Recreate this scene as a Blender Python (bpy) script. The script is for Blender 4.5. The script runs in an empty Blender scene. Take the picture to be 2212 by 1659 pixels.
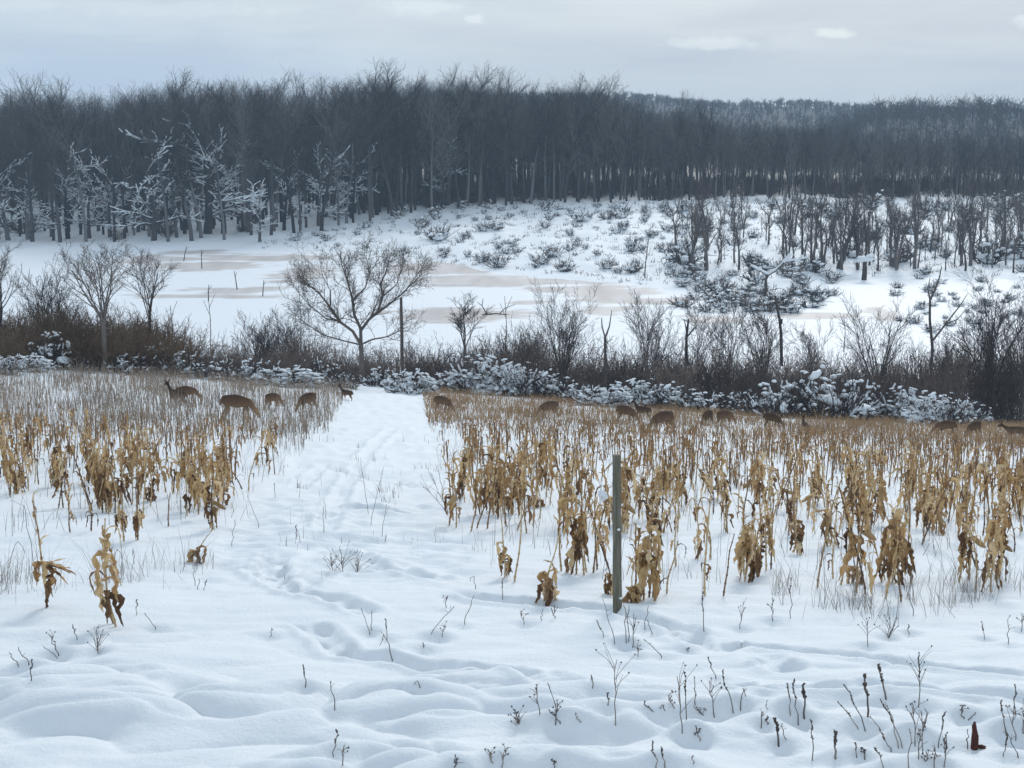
import bpy, math, random
import numpy as np
from mathutils import Vector, Matrix, noise as mnoise

# ------------------------------------------------------------------ scene, camera, light
scene = bpy.context.scene
C = scene.collection
F, CX, CY, HOR = 3508.0, 1106.0, 829.5, 250.0
CAMZ = 16.0
PITCH = math.atan((CY - HOR) / F)

cam_d = bpy.data.cameras.new('camera'); cam_d.sensor_width = 36.0
cam_d.lens = 36.0 * F / 2212.0
cam_d.clip_start = 0.1; cam_d.clip_end = 6000
cam = bpy.data.objects.new('camera', cam_d); C.objects.link(cam)
cam.location = (0, 0, CAMZ); cam.rotation_euler = (math.pi / 2 - PITCH, 0, 0)
scene.camera = cam

SUN_EL, SUN_AZ = math.radians(30), math.radians(14)     # soft light from ahead, a little to the left
sun_d = bpy.data.lights.new('sun', 'SUN'); sun_d.energy = 1.5; sun_d.angle = math.radians(14)
sun_d.color = (1.0, 0.97, 0.93)
sun = bpy.data.objects.new('sun', sun_d); C.objects.link(sun)
sd = Vector((math.sin(SUN_AZ) * math.cos(SUN_EL), math.cos(SUN_AZ) * math.cos(SUN_EL), math.sin(SUN_EL)))
sun.rotation_euler = sd.to_track_quat('Z', 'Y').to_euler()

world = bpy.data.worlds.new('World'); scene.world = world; world.use_nodes = True
vs = scene.view_settings
vs.view_transform = 'Standard'; vs.look = 'None'; vs.gamma = 1.0; vs.exposure = 0.06; vs.use_curve_mapping = False
scene.cycles.max_bounces = 5; scene.cycles.diffuse_bounces = 3; scene.cycles.transmission_bounces = 2
scene.cycles.volume_bounces = 2; scene.cycles.transparent_max_bounces = 8


def build_world():
    nt = world.node_tree; nt.nodes.clear(); N = nt.nodes.new; L = nt.links.new
    out = N('ShaderNodeOutputWorld'); bg = N('ShaderNodeBackground'); bg.inputs['Strength'].default_value = 0.1
    L(bg.outputs[0], out.inputs['Surface'])
    sky = N('ShaderNodeTexSky'); sky.sky_type = 'NISHITA'; sky.sun_disc = False
    sky.sun_elevation = SUN_EL; sky.sun_rotation = SUN_AZ; sky.dust_density = 3.0; sky.air_density = 1.5
    tc = N('ShaderNodeTexCoord'); sep = N('ShaderNodeSeparateXYZ'); L(tc.outputs['Generated'], sep.inputs[0])

    def m(op, a, b=None, c=None):
        n = N('ShaderNodeMath'); n.operation = op
        for i, v in enumerate((a, b, c)):
            if v is None: continue
            if isinstance(v, (int, float)): n.inputs[i].default_value = v
            else: L(v, n.inputs[i])
        return n.outputs[0]

    # cloud deck: broad soft bands, flattened towards the horizon
    mp = N('ShaderNodeMapping'); mp.inputs['Scale'].default_value = (1.0, 1.0, 7.0); mp.inputs['Location'].default_value = (7.1, 2.3, .2); L(tc.outputs['Generated'], mp.inputs[0])
    n1 = N('ShaderNodeTexNoise'); n1.inputs['Scale'].default_value = 5.0; n1.inputs['Detail'].default_value = 6
    n1.inputs['Roughness'].default_value = 0.5; n1.inputs['Distortion'].default_value = 0.4; L(mp.outputs[0], n1.inputs['Vector'])
    n2 = N('ShaderNodeTexNoise'); n2.inputs['Scale'].default_value = 26.0; n2.inputs['Detail'].default_value = 7
    n2.inputs['Roughness'].default_value = 0.55; L(mp.outputs[0], n2.inputs['Vector'])
    band = m('ADD', m('MULTIPLY', n1.outputs['Fac'], 0.8), m('MULTIPLY', n2.outputs['Fac'], 0.2))
    r = N('ShaderNodeMapRange'); r.interpolation_type = 'SMOOTHSTEP'
    r.inputs['From Min'].default_value = 0.36; r.inputs['From Max'].default_value = 0.62; L(band, r.inputs['Value'])
    mix = N('ShaderNodeMix'); mix.data_type = 'RGBA'
    mix.inputs['A'].default_value = (4.95, 6.17, 7.6, 1); mix.inputs['B'].default_value = (6.1, 7.3, 8.35, 1)
    L(r.outputs[0], mix.inputs['Factor'])
    # bright cloud puffs
    mask = None
    for X, Y, wx, wy, amp in ((1795, 80, 60, 16, 1.0), (1530, 98, 130, 19, .75), (2215, 52, 60, 18, .8), (1028, 50, 26, 14, .8),
                              (905, 22, 120, 26, .6), (420, 30, 330, 22, .35), (60, 20, 160, 18, .3), (1700, 100, 130, 24, .3)):
        ux, uz = (X - CX) / F, (HOR - Y) / F
        ax = m('DIVIDE', m('SUBTRACT', m('DIVIDE', sep.outputs[0], sep.outputs[1]), ux), wx / F)
        az = m('DIVIDE', m('SUBTRACT', m('DIVIDE', sep.outputs[2], sep.outputs[1]), uz), wy / F)
        dd = m('SQRT', m('ADD', m('MULTIPLY', ax, ax), m('MULTIPLY', az, az)))
        dd = m('ADD', dd, m('MULTIPLY', m('SUBTRACT', n3 := nz(nt, L, tc), 0.5), 1.9))
        rr = N('ShaderNodeMapRange'); rr.interpolation_type = 'SMOOTHSTEP'
        rr.inputs['From Min'].default_value = 1.05; rr.inputs['From Max'].default_value = 0.25
        rr.inputs['To Min'].default_value = 0; rr.inputs['To Max'].default_value = amp; L(dd, rr.inputs['Value'])
        front = m('MULTIPLY', rr.outputs[0], m('GREATER_THAN', sep.outputs[1], 0.05))
        mask = front if mask is None else m('MAXIMUM', mask, front)
    mixp = N('ShaderNodeMix'); mixp.data_type = 'RGBA'; mixp.inputs['B'].default_value = (7.7, 8.9, 9.6, 1)
    L(mask, mixp.inputs['Factor']); L(mix.outputs['Result'], mixp.inputs['A'])
    # overcast deck over the clear sky
    mo = N('ShaderNodeMix'); mo.data_type = 'RGBA'; mo.inputs['Factor'].default_value = 0.9
    L(sky.outputs[0], mo.inputs['A']); L(mixp.outputs['Result'], mo.inputs['B'])
    # an overcast deck is somewhat brighter overhead than at the horizon
    zen = N('ShaderNodeMapRange'); zen.inputs['From Min'].default_value = 0.05; zen.inputs['From Max'].default_value = 1.0
    zen.inputs['To Min'].default_value = 1.0; zen.inputs['To Max'].default_value = 1.0; L(sep.outputs[2], zen.inputs['Value'])
    vm = N('ShaderNodeVectorMath'); vm.operation = 'SCALE'; L(mo.outputs['Result'], vm.inputs[0]); L(zen.outputs[0], vm.inputs['Scale'])
    L(vm.outputs[0], bg.inputs['Color'])


_nz = {}
def nz(nt, L, tc):
    if 'n' not in _nz:
        mp = nt.nodes.new('ShaderNodeMapping'); mp.inputs['Scale'].default_value = (1, 1, 2.2); L(tc.outputs['Generated'], mp.inputs[0])
        n = nt.nodes.new('ShaderNodeTexNoise'); n.inputs['Scale'].default_value = 75; n.inputs['Detail'].default_value = 6
        n.inputs['Roughness'].default_value = 0.62; L(mp.outputs[0], n.inputs['Vector']); _nz['n'] = n
    return _nz['n'].outputs['Fac']

build_world()

# ------------------------------------------------------------------ helpers
rng = random.Random(7)

def tag(o, label=None, cat=None, group=None, kind=None):
    if label: o['label'] = label
    if cat: o['category'] = cat
    if group: o['group'] = group
    if kind: o['kind'] = kind
    return o

def obj(name, mesh, parent=None, loc=None, mat=None):
    o = bpy.data.objects.new(name, mesh); C.objects.link(o)
    if parent is not None: o.parent = parent
    if loc is not None: o.location = loc
    return o

def empty(name, loc, rz=0.0, s=1.0):
    o = bpy.data.objects.new(name, None); C.objects.link(o)
    o.location = loc; o.rotation_euler = (0, 0, rz); o.scale = (s, s, s); o.empty_display_size = 0.2
    return o

def mesh_np(name, V, Fq, mat, smooth=True, tri=False):
    """mesh from numpy vertices and faces (n x 3 or n x 4)"""
    me = bpy.data.meshes.new(name); V = np.asarray(V, np.float32); Fq = np.asarray(Fq, np.int32)
    k = Fq.shape[1]
    me.vertices.add(len(V)); me.vertices.foreach_set('co', V.ravel())
    me.loops.add(Fq.size); me.loops.foreach_set('vertex_index', Fq.ravel())
    me.polygons.add(len(Fq)); me.polygons.foreach_set('loop_start', np.arange(0, Fq.size, k, dtype=np.int32))
    me.polygons.foreach_set('use_smooth', np.full(len(Fq), smooth))
    me.update(calc_edges=True)
    if mat: me.materials.append(mat)
    return me

def S(t):
    t = np.clip(t, 0, 1); return t * t * (3 - 2 * t)

# gradient noise on numpy arrays
_prng = np.random.RandomState(3)
_perm = np.concatenate([_prng.permutation(512)] * 3)
_ga = _prng.rand(512) * 2 * np.pi
_gx, _gy = np.cos(_ga), np.sin(_ga)
def pn(x, y, seed=0):
    x = np.asarray(x, float) + seed * 17.13; y = np.asarray(y, float) + seed * 9.71
    xi = np.floor(x).astype(int); yi = np.floor(y).astype(int); xf = x - xi; yf = y - yi
    u = xf ** 3 * (xf * (xf * 6 - 15) + 10); v = yf ** 3 * (yf * (yf * 6 - 15) + 10)
    def g(a, b, dx, dy):
        h = _perm[_perm[a & 511] + (b & 511)]
        return _gx[h] * dx + _gy[h] * dy
    n00 = g(xi, yi, xf, yf); n10 = g(xi + 1, yi, xf - 1, yf); n01 = g(xi, yi + 1, xf, yf - 1); n11 = g(xi + 1, yi + 1, xf - 1, yf - 1)
    return ((n00 * (1 - u) + n10 * u) * (1 - v) + (n01 * (1 - u) + n11 * u) * v) * 1.4

# ------------------------------------------------------------------ materials
def new_mat(name):
    m = bpy.data.materials.new(name); m.use_nodes = True
    nt = m.node_tree; b = nt.nodes['Principled BSDF']
    return m, nt, b

def mat_var(name, cols, rough=0.8, scale=12.0, rand=0.5, transl=0.0, stretch=(1, 1, 1), spec=0.25, bump=0.0):
    """colour ramp driven by noise and by a random number for each object"""
    m, nt, b = new_mat(name); N = nt.nodes.new; L = nt.links.new
    b.inputs['Roughness'].default_value = rough; b.inputs['Specular IOR Level'].default_value = spec
    tc = N('ShaderNodeTexCoord'); mp = N('ShaderNodeMapping'); mp.inputs['Scale'].default_value = stretch
    L(tc.outputs['Object'], mp.inputs[0])
    n = N('ShaderNodeTexNoise'); n.inputs['Scale'].default_value = scale; n.inputs['Detail'].default_value = 4
    L(mp.outputs[0], n.inputs['Vector'])
    oi = N('ShaderNodeObjectInfo')
    mx = N('ShaderNodeMix'); mx.inputs['Factor'].default_value = rand
    L(n.outputs['Fac'], mx.inputs['A']); L(oi.outputs['Random'], mx.inputs['B'])
    cr = N('ShaderNodeValToRGB'); L(mx.outputs['Result'], cr.inputs[0])
    e = cr.color_ramp.elements
    while len(e) < len(cols): e.new(0.5)
    for i, c in enumerate(cols):
        e[i].position = 0.2 + 0.6 * i / max(1, len(cols) - 1); e[i].color = (*c, 1)
    L(cr.outputs[0], b.inputs['Base Color'])
    if bump:
        bp = N('ShaderNodeBump'); bp.inputs['Strength'].default_value = bump; bp.inputs['Distance'].default_value = 0.02
        L(n.outputs['Fac'], bp.inputs['Height']); L(bp.outputs[0], b.inputs['Normal'])
    if transl:
        t = N('ShaderNodeBsdfTranslucent'); L(cr.outputs[0], t.inputs['Color'])
        ms = N('ShaderNodeMixShader'); ms.inputs[0].default_value = transl
        L(b.outputs[0], ms.inputs[1]); L(t.outputs[0], ms.inputs[2])
        L(ms.outputs[0], nt.nodes['Material Output'].inputs['Surface'])
    return m

def mat_snow(name, wooded=False):
    m, nt, b = new_mat(name); N = nt.nodes.new; L = nt.links.new
    b.inputs['Roughness'].default_value = 0.65; b.inputs['Specular IOR Level'].default_value = 0.2
    tc = N('ShaderNodeTexCoord')
    n = N('ShaderNodeTexNoise'); n.inputs['Scale'].default_value = 0.9; n.inputs['Detail'].default_value = 5; L(tc.outputs['Object'], n.inputs['Vector'])
    cr = N('ShaderNodeValToRGB'); L(n.outputs['Fac'], cr.inputs[0])
    cr.color_ramp.elements[0].position = .3; cr.color_ramp.elements[0].color = (.83, .86, .885, 1)
    cr.color_ramp.elements[1].position = .7; cr.color_ramp.elements[1].color = (.88, .90, .92, 1)
    g = N('ShaderNodeTexNoise'); g.inputs['Scale'].default_value = 22; g.inputs['Detail'].default_value = 8; g.inputs['Roughness'].default_value = .7; L(tc.outputs['Object'], g.inputs['Vector'])
    bp = N('ShaderNodeBump'); bp.inputs['Strength'].default_value = 0.55; bp.inputs['Distance'].default_value = 0.04
    L(g.outputs['Fac'], bp.inputs['Height']); L(bp.outputs[0], b.inputs['Normal'])
    col = cr.outputs[0]
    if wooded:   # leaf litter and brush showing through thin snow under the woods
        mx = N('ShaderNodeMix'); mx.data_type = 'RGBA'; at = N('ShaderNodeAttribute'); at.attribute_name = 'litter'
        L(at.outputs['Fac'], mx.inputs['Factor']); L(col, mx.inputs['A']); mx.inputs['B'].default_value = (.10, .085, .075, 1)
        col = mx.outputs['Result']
    L(col, b.inputs['Base Color'])
    return m

M_snow = mat_snow('snow')
M_ground = mat_snow('snow_on_ground', True)
M_snowcap = mat_snow('snow_on_branches')
M_leaf = mat_var('dry_corn_leaf', [(.26, .135, .056), (.49, .305, .138), (.66, .465, .24), (.79, .62, .40)], .75, 14, .5, .25)
M_stalk = mat_var('dry_corn_stalk', [(.12, .068, .04), (.32, .20, .105), (.52, .37, .20), (.62, .47, .28)], .7, 5, .65)
M_leaf_dark = mat_var('brown_corn_leaf', [(.075, .038, .022), (.19, .105, .05), (.33, .20, .10)], .8, 14, .45, .15)
M_husk = mat_var('corn_husk', [(.24, .14, .06), (.45, .30, .15)], .75, 20, .5)
M_weed = mat_var('dry_weed_stem', [(.09, .075, .068), (.18, .15, .13), (.30, .26, .23)], .85, 8, .75)
M_seed = mat_var('seed_head', [(.065, .05, .046), (.17, .13, .11)], .9, 30, .6)
M_red = mat_var('rotten_stump', [(.05, .018, .014), (.12, .04, .03)], .9, 20, .2, bump=.4)
M_twig = mat_var('thicket_twig', [(.075, .055, .048), (.15, .112, .094), (.23, .175, .145)], .9, 1.2, .6)
M_bramble = mat_var('bramble_cane', [(.030, .022, .022), (.065, .048, .046), (.11, .085, .08)], .9, 3, .5)
M_rust = mat_var('rust_thicket_twig', [(.08, .05, .03), (.16, .10, .058), (.22, .155, .10)], .9, 1.2, .5)
M_bark = mat_var('bare_tree_bark', [(.050, .043, .041), (.105, .088, .079), (.18, .152, .135)], .9, 2.5, .5, bump=.3)
M_forest = mat_var('forest_bark', [(.018, .018, .022), (.042, .041, .045), (.085, .081, .082), (.17, .165, .165)], .95, .8, .7)
M_farwood = mat_var('far_wood_bark', [(.030, .030, .034), (.048, .047, .051), (.07, .068, .072)], .95, .8, .0)
M_scrub = mat_var('scrub_twig', [(.032, .026, .026), (.075, .056, .053), (.12, .095, .09)], .9, 2, .7)
M_grass = mat_var('dry_grass', [(.17, .10, .055), (.32, .205, .11), (.43, .30, .175)], .85, .35, .0, .25)
M_graystem = mat_var('gray_dry_stems', [(.14, .11, .095), (.27, .21, .16), (.38, .30, .22)], .85, .5, .0, .2)
M_post = mat_var('weathered_post_wood', [(.075, .070, .050), (.15, .14, .105), (.25, .23, .185)], .9, 7, .0, stretch=(5, 5, .5), bump=.6)
M_insul, _, _b = new_mat('white_ceramic'); _b.inputs['Base Color'].default_value = (.8, .8, .78, 1); _b.inputs['Roughness'].default_value = .3

def mat_deer():
    m, nt, b = new_mat('deer_coat'); N = nt.nodes.new; L = nt.links.new
    b.inputs['Roughness'].default_value = 0.9; b.inputs['Specular IOR Level'].default_value = 0.1
    tc = N('ShaderNodeTexCoord'); sp = N('ShaderNodeSeparateXYZ'); L(tc.outputs['Object'], sp.inputs[0])
    n = N('ShaderNodeTexNoise'); n.inputs['Scale'].default_value = 9; n.inputs['Detail'].default_value = 4; L(tc.outputs['Object'], n.inputs['Vector'])
    ad = N('ShaderNodeMath'); ad.operation = 'MULTIPLY_ADD'; L(n.outputs['Fac'], ad.inputs[0]); ad.inputs[1].default_value = .22; L(sp.outputs[2], ad.inputs[2])
    mr = N('ShaderNodeMapRange'); L(ad.outputs[0], mr.inputs['Value']); mr.inputs['From Min'].default_value = .55; mr.inputs['From Max'].default_value = 1.08
    cr = N('ShaderNodeValToRGB'); L(mr.outputs[0], cr.inputs[0])
    e = cr.color_ramp.elements; e[0].position = 0; e[0].color = (.27, .175, .10, 1); e[1].position = 1; e[1].color = (.066, .038, .025, 1)
    k = e.new(.5); k.color = (.15, .087, .05, 1)
    oi = N('ShaderNodeObjectInfo'); hv = N('ShaderNodeHueSaturation')
    mv = N('ShaderNodeMapRange'); L(oi.outputs['Random'], mv.inputs['Value']); mv.inputs['To Min'].default_value = .7; mv.inputs['To Max'].default_value = 1.25
    L(mv.outputs[0], hv.inputs['Value']); L(cr.outputs[0], hv.inputs['Color']); L(hv.outputs[0], b.inputs['Base Color'])
    return m
M_deer = mat_deer()

# ------------------------------------------------------------------ terrain
K_T = 0.0009
def far_ray_d(Y):   # distance at which the ray through picture row Y meets pond level
    th = PITCH + math.atan((Y - CY) / F); return CAMZ / math.tan(th)
_shore_px = [(-900, 512), (-300, 512), (0, 515), (300, 528), (480, 537), (640, 544), (820, 553), (920, 566), (1040, 583), (1160, 598),
             (1270, 612), (1380, 618), (1480, 622), (1560, 632), (1640, 650), (1720, 655), (1770, 640), (1800, 606), (1900, 601), (2212, 603), (3200, 603)]
_su = np.array([(X - CX) / F for X, _ in _shore_px]); _sd = np.array([far_ray_d(Y) for _, Y in _shore_px])

def base(x, y):
    x = np.asarray(x, float); y = np.asarray(y, float)
    xc = np.clip(x, -45, 45)
    zf = 13.18 - .133 * y - K_T * xc * np.clip(y, 0, 90)
    ye = 74 + .2 * np.clip(x, -40, 40)
    t = S((y - ye) / 30.0)
    z = zf * (1 - t) - 0.6 * t
    yy = np.maximum(y, 5.0)
    ds = np.interp(x / yy, _su, _sd) + 6 * pn(x / 14, y / 14, 5) + 2.0 * pn(x / 4, y / 4, 6)
    q = y - ds
    rise = np.where(q > 0, .037 * q * S(q / 10 + .35), .08 * q)
    rise = np.clip(rise, -.6, 40)
    rise = np.where(q > 85, .037 * 85 + (q - 85) * .012, rise)
    bump = np.where(q > 4, .35 * pn(x / 5, y / 5, 7) + .12 * pn(x / 1.7, y / 1.7, 8), 0)
    zz = np.where(y > ye + 30, np.maximum(-.6, rise) + bump * S(q / 15), z)
    return zz

def path_mask(x, y):
    c = -2.35 - .0635 * (y - 23); return S((1.9 - np.abs(x - c)) / .5)

def pix(X, Y, f=base):
    """world point where the ray through picture point (X, Y) meets the ground"""
    sp, cp = math.sin(PITCH), math.cos(PITCH)
    a, b = (X - CX) / F, (Y - CY) / F
    d = np.array([a, cp - b * sp, -sp - b * cp])
    t = np.geomspace(6, 1500, 1600)
    g = CAMZ + t * d[2] - f(t * d[0], t * d[1])
    i = int(np.argmax(g < 0)) if (g < 0).any() else len(t) - 1
    i = max(i, 1); t0, t1, g0, g1 = t[i - 1], t[i], g[i - 1], g[i]
    tt = t0 + (t1 - t0) * g0 / (g0 - g1 + 1e-12)
    return tt * d[0], tt * d[1]

def row_u(X): return (X - CX) / F
def elev_at(Y, d):   # world height seen at row Y at distance d
    return CAMZ - d * math.tan(PITCH + math.atan((Y - CY) / F))

TRAILS = [([(588, 1190), (600, 1250), (640, 1280), (720, 1296), (810, 1330)], .09), ([(720, 1180), (834, 1227), (987, 1260)], .06),
          ([(950, 1284), (1070, 1303), (1170, 1310), (1270, 1317), (1370, 1332), (1470, 1360), (1530, 1408)], .09),
          ([(640, 1340), (690, 1362), (740, 1400), (850, 1415), (960, 1428), (1080, 1446), (1150, 1470), (1190, 1490)], .10),
          ([(1520, 1412), (1600, 1393), (1700, 1400), (1800, 1412), (1900, 1425), (2000, 1447), (2260, 1470)], .09),
          ([(1600, 1420), (1660, 1430), (1720, 1460)], .08), ([(1475, 1492), (1600, 1493), (1670, 1508), (1760, 1500), (1880, 1497), (2000, 1505), (2260, 1522)], .09),
          ([(690, 1000), (780, 1030), (920, 1052)], .07), ([(640, 1120), (760, 1095), (900, 1105)], .06), ([(640, 1050), (700, 1010), (840, 985)], .05),
          ([(600, 1250), (560, 1230), (620, 1190)], .05), ([(800, 1230), (700, 1236), (640, 1280)], .05), ([(850, 920), (790, 980), (740, 1060), (700, 1150)], .025)]
_trail_w = [(np.array([pix(*p) for p in pts]), dep) for pts, dep in TRAILS]
DENTS = []     # filled with the feet of hand-placed stems

def relief(x, y):
    x = np.asarray(x, float); y = np.asarray(y, float)
    w = S((15.5 - y + .6 * pn(x / 2.2, y / 3, 11)) / 4.5) * (.34 + .66 * S((3.2 - x) / 3.2))
    wx = .30 * pn(x / 1.1, y / .8, 21); wy = .25 * pn(x / .9, y / .9, 22)
    a = np.sqrt(pn(x / 1.45 + wx, y / .85 + wy, 12) ** 2 + .0006)
    b = np.sqrt(pn(x / .8 + wy, y / .42 + wx, 13) ** 2 + .0015)
    k1 = S(.55 + 1.5 * pn(x / 2.4, y / 1.6, 24)); z = w * (.165 * (.35 + .65 * k1) * (1 - np.exp(-a / .16)) + .07 * k1 * (1 - np.exp(-b / .14)) + .08 * a - .13)
    z = z + .055 * pn(x / 2.6, y / 1.9, 14) * S((40 - y) / 20) + .026 * pn(x / .9, y / .38, 15) * S((30 - y) / 10) + .007 * pn(x / .22, y / .13, 23) * S((26 - y) / 8)
    p = path_mask(x, y)
    z = z + p * S((80 - y) / 10) * S((y - 15) / 5) * (.07 * pn(x / .8, y / .5, 16) + .045 * pn(x / .3, y / .24, 17) - .03)
    z = z + (1 - p) * S((y - 20) / 10) * S((90 - y) / 10) * (.05 * pn(x / .5, y / .5, 18))
    sel = (y > 9) & (y < 70) & (np.abs(x) < 16)
    if np.any(sel):
        xs, ys = x[sel], y[sel]; cut = np.zeros_like(xs); rim = np.zeros_like(xs)
        jx = .03 * pn(xs / .25, ys / .25, 19); jn = .8 + .5 * pn(xs / .16, ys / .3, 20)
        for pts, dep in _trail_w:
            near = (xs > pts[:, 0].min() - 1) & (xs < pts[:, 0].max() + 1) & (ys > pts[:, 1].min() - 1) & (ys < pts[:, 1].max() + 1)
            if not near.any(): continue
            xn, yn = xs[near], ys[near]; dn = np.full(xn.shape, 9.0); sn = np.zeros_like(xn); ln = np.zeros_like(xn); s0 = 0.0
            for (ax, ay), (bx, by) in zip(pts[:-1], pts[1:]):
                vx, vy = bx - ax, by - ay; L_ = math.hypot(vx, vy); t = np.clip(((xn - ax) * vx + (yn - ay) * vy) / (L_ * L_), 0, 1)
                q = np.hypot(xn - ax - t * vx, yn - ay - t * vy); k = q < dn
                dn = np.where(k, q, dn); sn = np.where(k, s0 + t * L_, sn); ln = np.where(k, ((xn - ax) * vy - (yn - ay) * vx) / L_, ln); s0 += L_
            end = S(sn / .5 + .1) * S((s0 - sn) / .5 + .1)                 # the trail fades in and out
            d_ = np.abs(dn + jx[near]); st = sn / .36 + .25 * jx[near]; fr = st - np.floor(st); sg = np.where(np.floor(st) % 2 == 0, 1.0, -1.0)
            hoof = np.exp(-((fr - .5) * .36 / .085) ** 4) * np.exp(-((ln - .065 * sg) / .06) ** 4) * (dn < .3)
            cut[near] = np.minimum(cut[near], -dep * end * (.85 * jn[near] * np.exp(-(d_ / .125) ** 6) + .75 * hoof)); rim[near] = np.maximum(rim[near], end * .03 * (.4 + jn[near]) * np.exp(-((d_ - .21) / .06) ** 2))
        z[sel] += cut + rim * (cut > -.03)
    if DENTS:
        D = np.array(DENTS); s2 = (y > 9) & (y < D[:, 1].max() + 1) & (np.abs(x) < 9)
        if np.any(s2):
            xs, ys = x[s2], y[s2]; add = np.zeros_like(xs)
            for dx, dy, sc in D:
                r2 = (xs - dx) ** 2 + (ys - dy + .06) ** 2
                add += sc * (-.05 * np.exp(-r2 / .010) + .035 * np.exp(-((xs - dx) ** 2 + (ys - dy - .1) ** 2) / .03))
            z[s2] += add
    return z

def ground(x, y): return base(x, y) + relief(np.atleast_1d(x), np.atleast_1d(y))
def gz(x, y): return float(ground(np.array([x], float), np.array([y], float))[0])
_pix_base = pix
def pix(X, Y, f=None):
    return _pix_base(X, Y, f or (ground if Y > 700 else base))

# ------------------------------------------------------------------ tubes and growth
class Seg:
    def __init__(self): self.a = []
    def add(self, p, q, r0, r1, lv=0): self.a.append((p[0], p[1], p[2], q[0], q[1], q[2], r0, r1, lv))
    def arr(self): return np.array(self.a, float).reshape(-1, 9)

def tube_geo(A, sides):
    if len(A) == 0: return np.zeros((0, 3)), np.zeros((0, 4), int)
    P, Q = A[:, :3], A[:, 3:6]; d = Q - P; ln = np.linalg.norm(d, axis=1, keepdims=True) + 1e-9; d = d / ln
    ref = np.where(np.abs(d[:, 2:3]) > .9, np.array([[1., 0, 0]]), np.array([[0, 0, 1.]]))
    u = np.cross(d, ref); u /= np.linalg.norm(u, axis=1, keepdims=True) + 1e-9; v = np.cross(d, u)
    n = len(A); V = np.zeros((n, 2, sides, 3))
    for k in range(sides):
        a = 2 * math.pi * k / sides; o = u * math.cos(a) + v * math.sin(a)
        V[:, 0, k] = P + o * A[:, 6:7]; V[:, 1, k] = Q + d * A[:, 7:8] * .3 + o * A[:, 7:8]
    idx = np.arange(n)[:, None] * (2 * sides); fs = []
    for k in range(sides):
        k2 = (k + 1) % sides; fs.append(np.concatenate([idx + k, idx + k2, idx + sides + k2, idx + sides + k], 1))
    return V.reshape(-1, 3), np.concatenate(fs, 0)

def tube_mesh(name, A, mat, sides=None):
    Vs, Fs, off = [], [], 0
    for lv in np.unique(A[:, 8]) if len(A) else []:
        s = sides or (7 if lv == 0 else 4 if lv == 1 else 3)
        V, Fq = tube_geo(A[A[:, 8] == lv], s); Vs.append(V); Fs.append(Fq + off); off += len(V)
    if not Vs: Vs, Fs = [np.zeros((0, 3))], [np.zeros((0, 4), int)]
    return mesh_np(name, np.concatenate(Vs), np.concatenate(Fs), mat)

def rvec(R): 
    return Vector((R.gauss(0, 1), R.gauss(0, 1), R.gauss(0, 1)))

def grow(R, out, p, d, ln, r, lv, cfg):
    """one limb as a chain of tapered segments, with side limbs down to cfg['levels']"""
    n = cfg['nseg'][lv]; step = ln / n; d = d.normalized(); kids = cfg['kids'][lv] if lv < cfg['levels'] else 0
    start = cfg['start'][min(lv, len(cfg['start']) - 1)]; tip = cfg['tip'][lv]; pts = [(p.copy(), d.copy(), r)]
    for i in range(n):
        d = (d + rvec(R) * cfg['wob'][lv] + Vector((0, 0, cfg['up'][lv]))).normalized()
        q = p + d * step; r1 = r * (1 - (1 - tip) * (i + 1) / n); r0 = r * (1 - (1 - tip) * i / n)
        out.add(p, q, r0, r1, lv); p = q; pts.append((p.copy(), d.copy(), r1))
    for k in range(kids):
        t = start + (1 - start) * (k + R.random()) / kids; i = min(int(t * n), n - 1); f = t * n - i
        a, da, ra = pts[i]; b, db, rb = pts[i + 1]; o = a.lerp(b, f); dd = da.lerp(db, f).normalized()
        ax = dd.cross(rvec(R)).normalized(); ang = math.radians(cfg['ang'][lv] * R.uniform(.65, 1.3))
        nd = Matrix.Rotation(ang, 3, ax) @ dd
        if cfg.get('flat') and lv >= 1: nd.z *= .55; nd.normalize()
        l2 = ln * cfg['frac'][lv] * R.uniform(.65, 1.2) * (1.15 - cfg['fall'][lv] * t)
        r2 = max((ra + (rb - ra) * f) * cfg['rfrac'][lv], cfg['rmin'])
        grow(R, out, o, nd, l2, r2, lv + 1, cfg)
    if lv < cfg['levels'] and cfg.get('fork', 0) and lv < 2:
        for s in range(cfg['fork']):
            ax = d.cross(rvec(R)).normalized(); nd = Matrix.Rotation(math.radians(R.uniform(15, 38)), 3, ax) @ d
            grow(R, out, p, nd, ln * .5 * R.uniform(.8, 1.2), max(r * tip, cfg['rmin']), lv + 1, cfg)

def snow_on(A, R, maxlv, thick, minr=.0, keep=1.0, slope=.93):
    """snow lying along the upper side of the limbs that are not too steep"""
    rows = []
    for s in A:
        if s[8] > maxlv or R.random() > keep: continue
        d = s[3:6] - s[:3]; L_ = np.linalg.norm(d)
        if L_ < 1e-6 or abs(d[2]) / L_ > slope: continue
        r = max((s[6] + s[7]) / 2, minr); up = r * .75 + thick * .35
        w = thick * R.uniform(.6, 1.25)
        rows.append([s[0], s[1], s[2] + up, s[3], s[4], s[5] + up, w, w * R.uniform(.6, 1.1), 1])
    return np.array(rows, float).reshape(-1, 9)

_ico = None
def ico():
    global _ico
    if _ico is None:
        import bmesh
        bm = bmesh.new(); bmesh.ops.create_icosphere(bm, subdivisions=2, radius=1)
        _ico = (np.array([v.co[:] for v in bm.verts]), np.array([[v.index for v in f.verts] for f in bm.faces])); bm.free()
    return _ico

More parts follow.
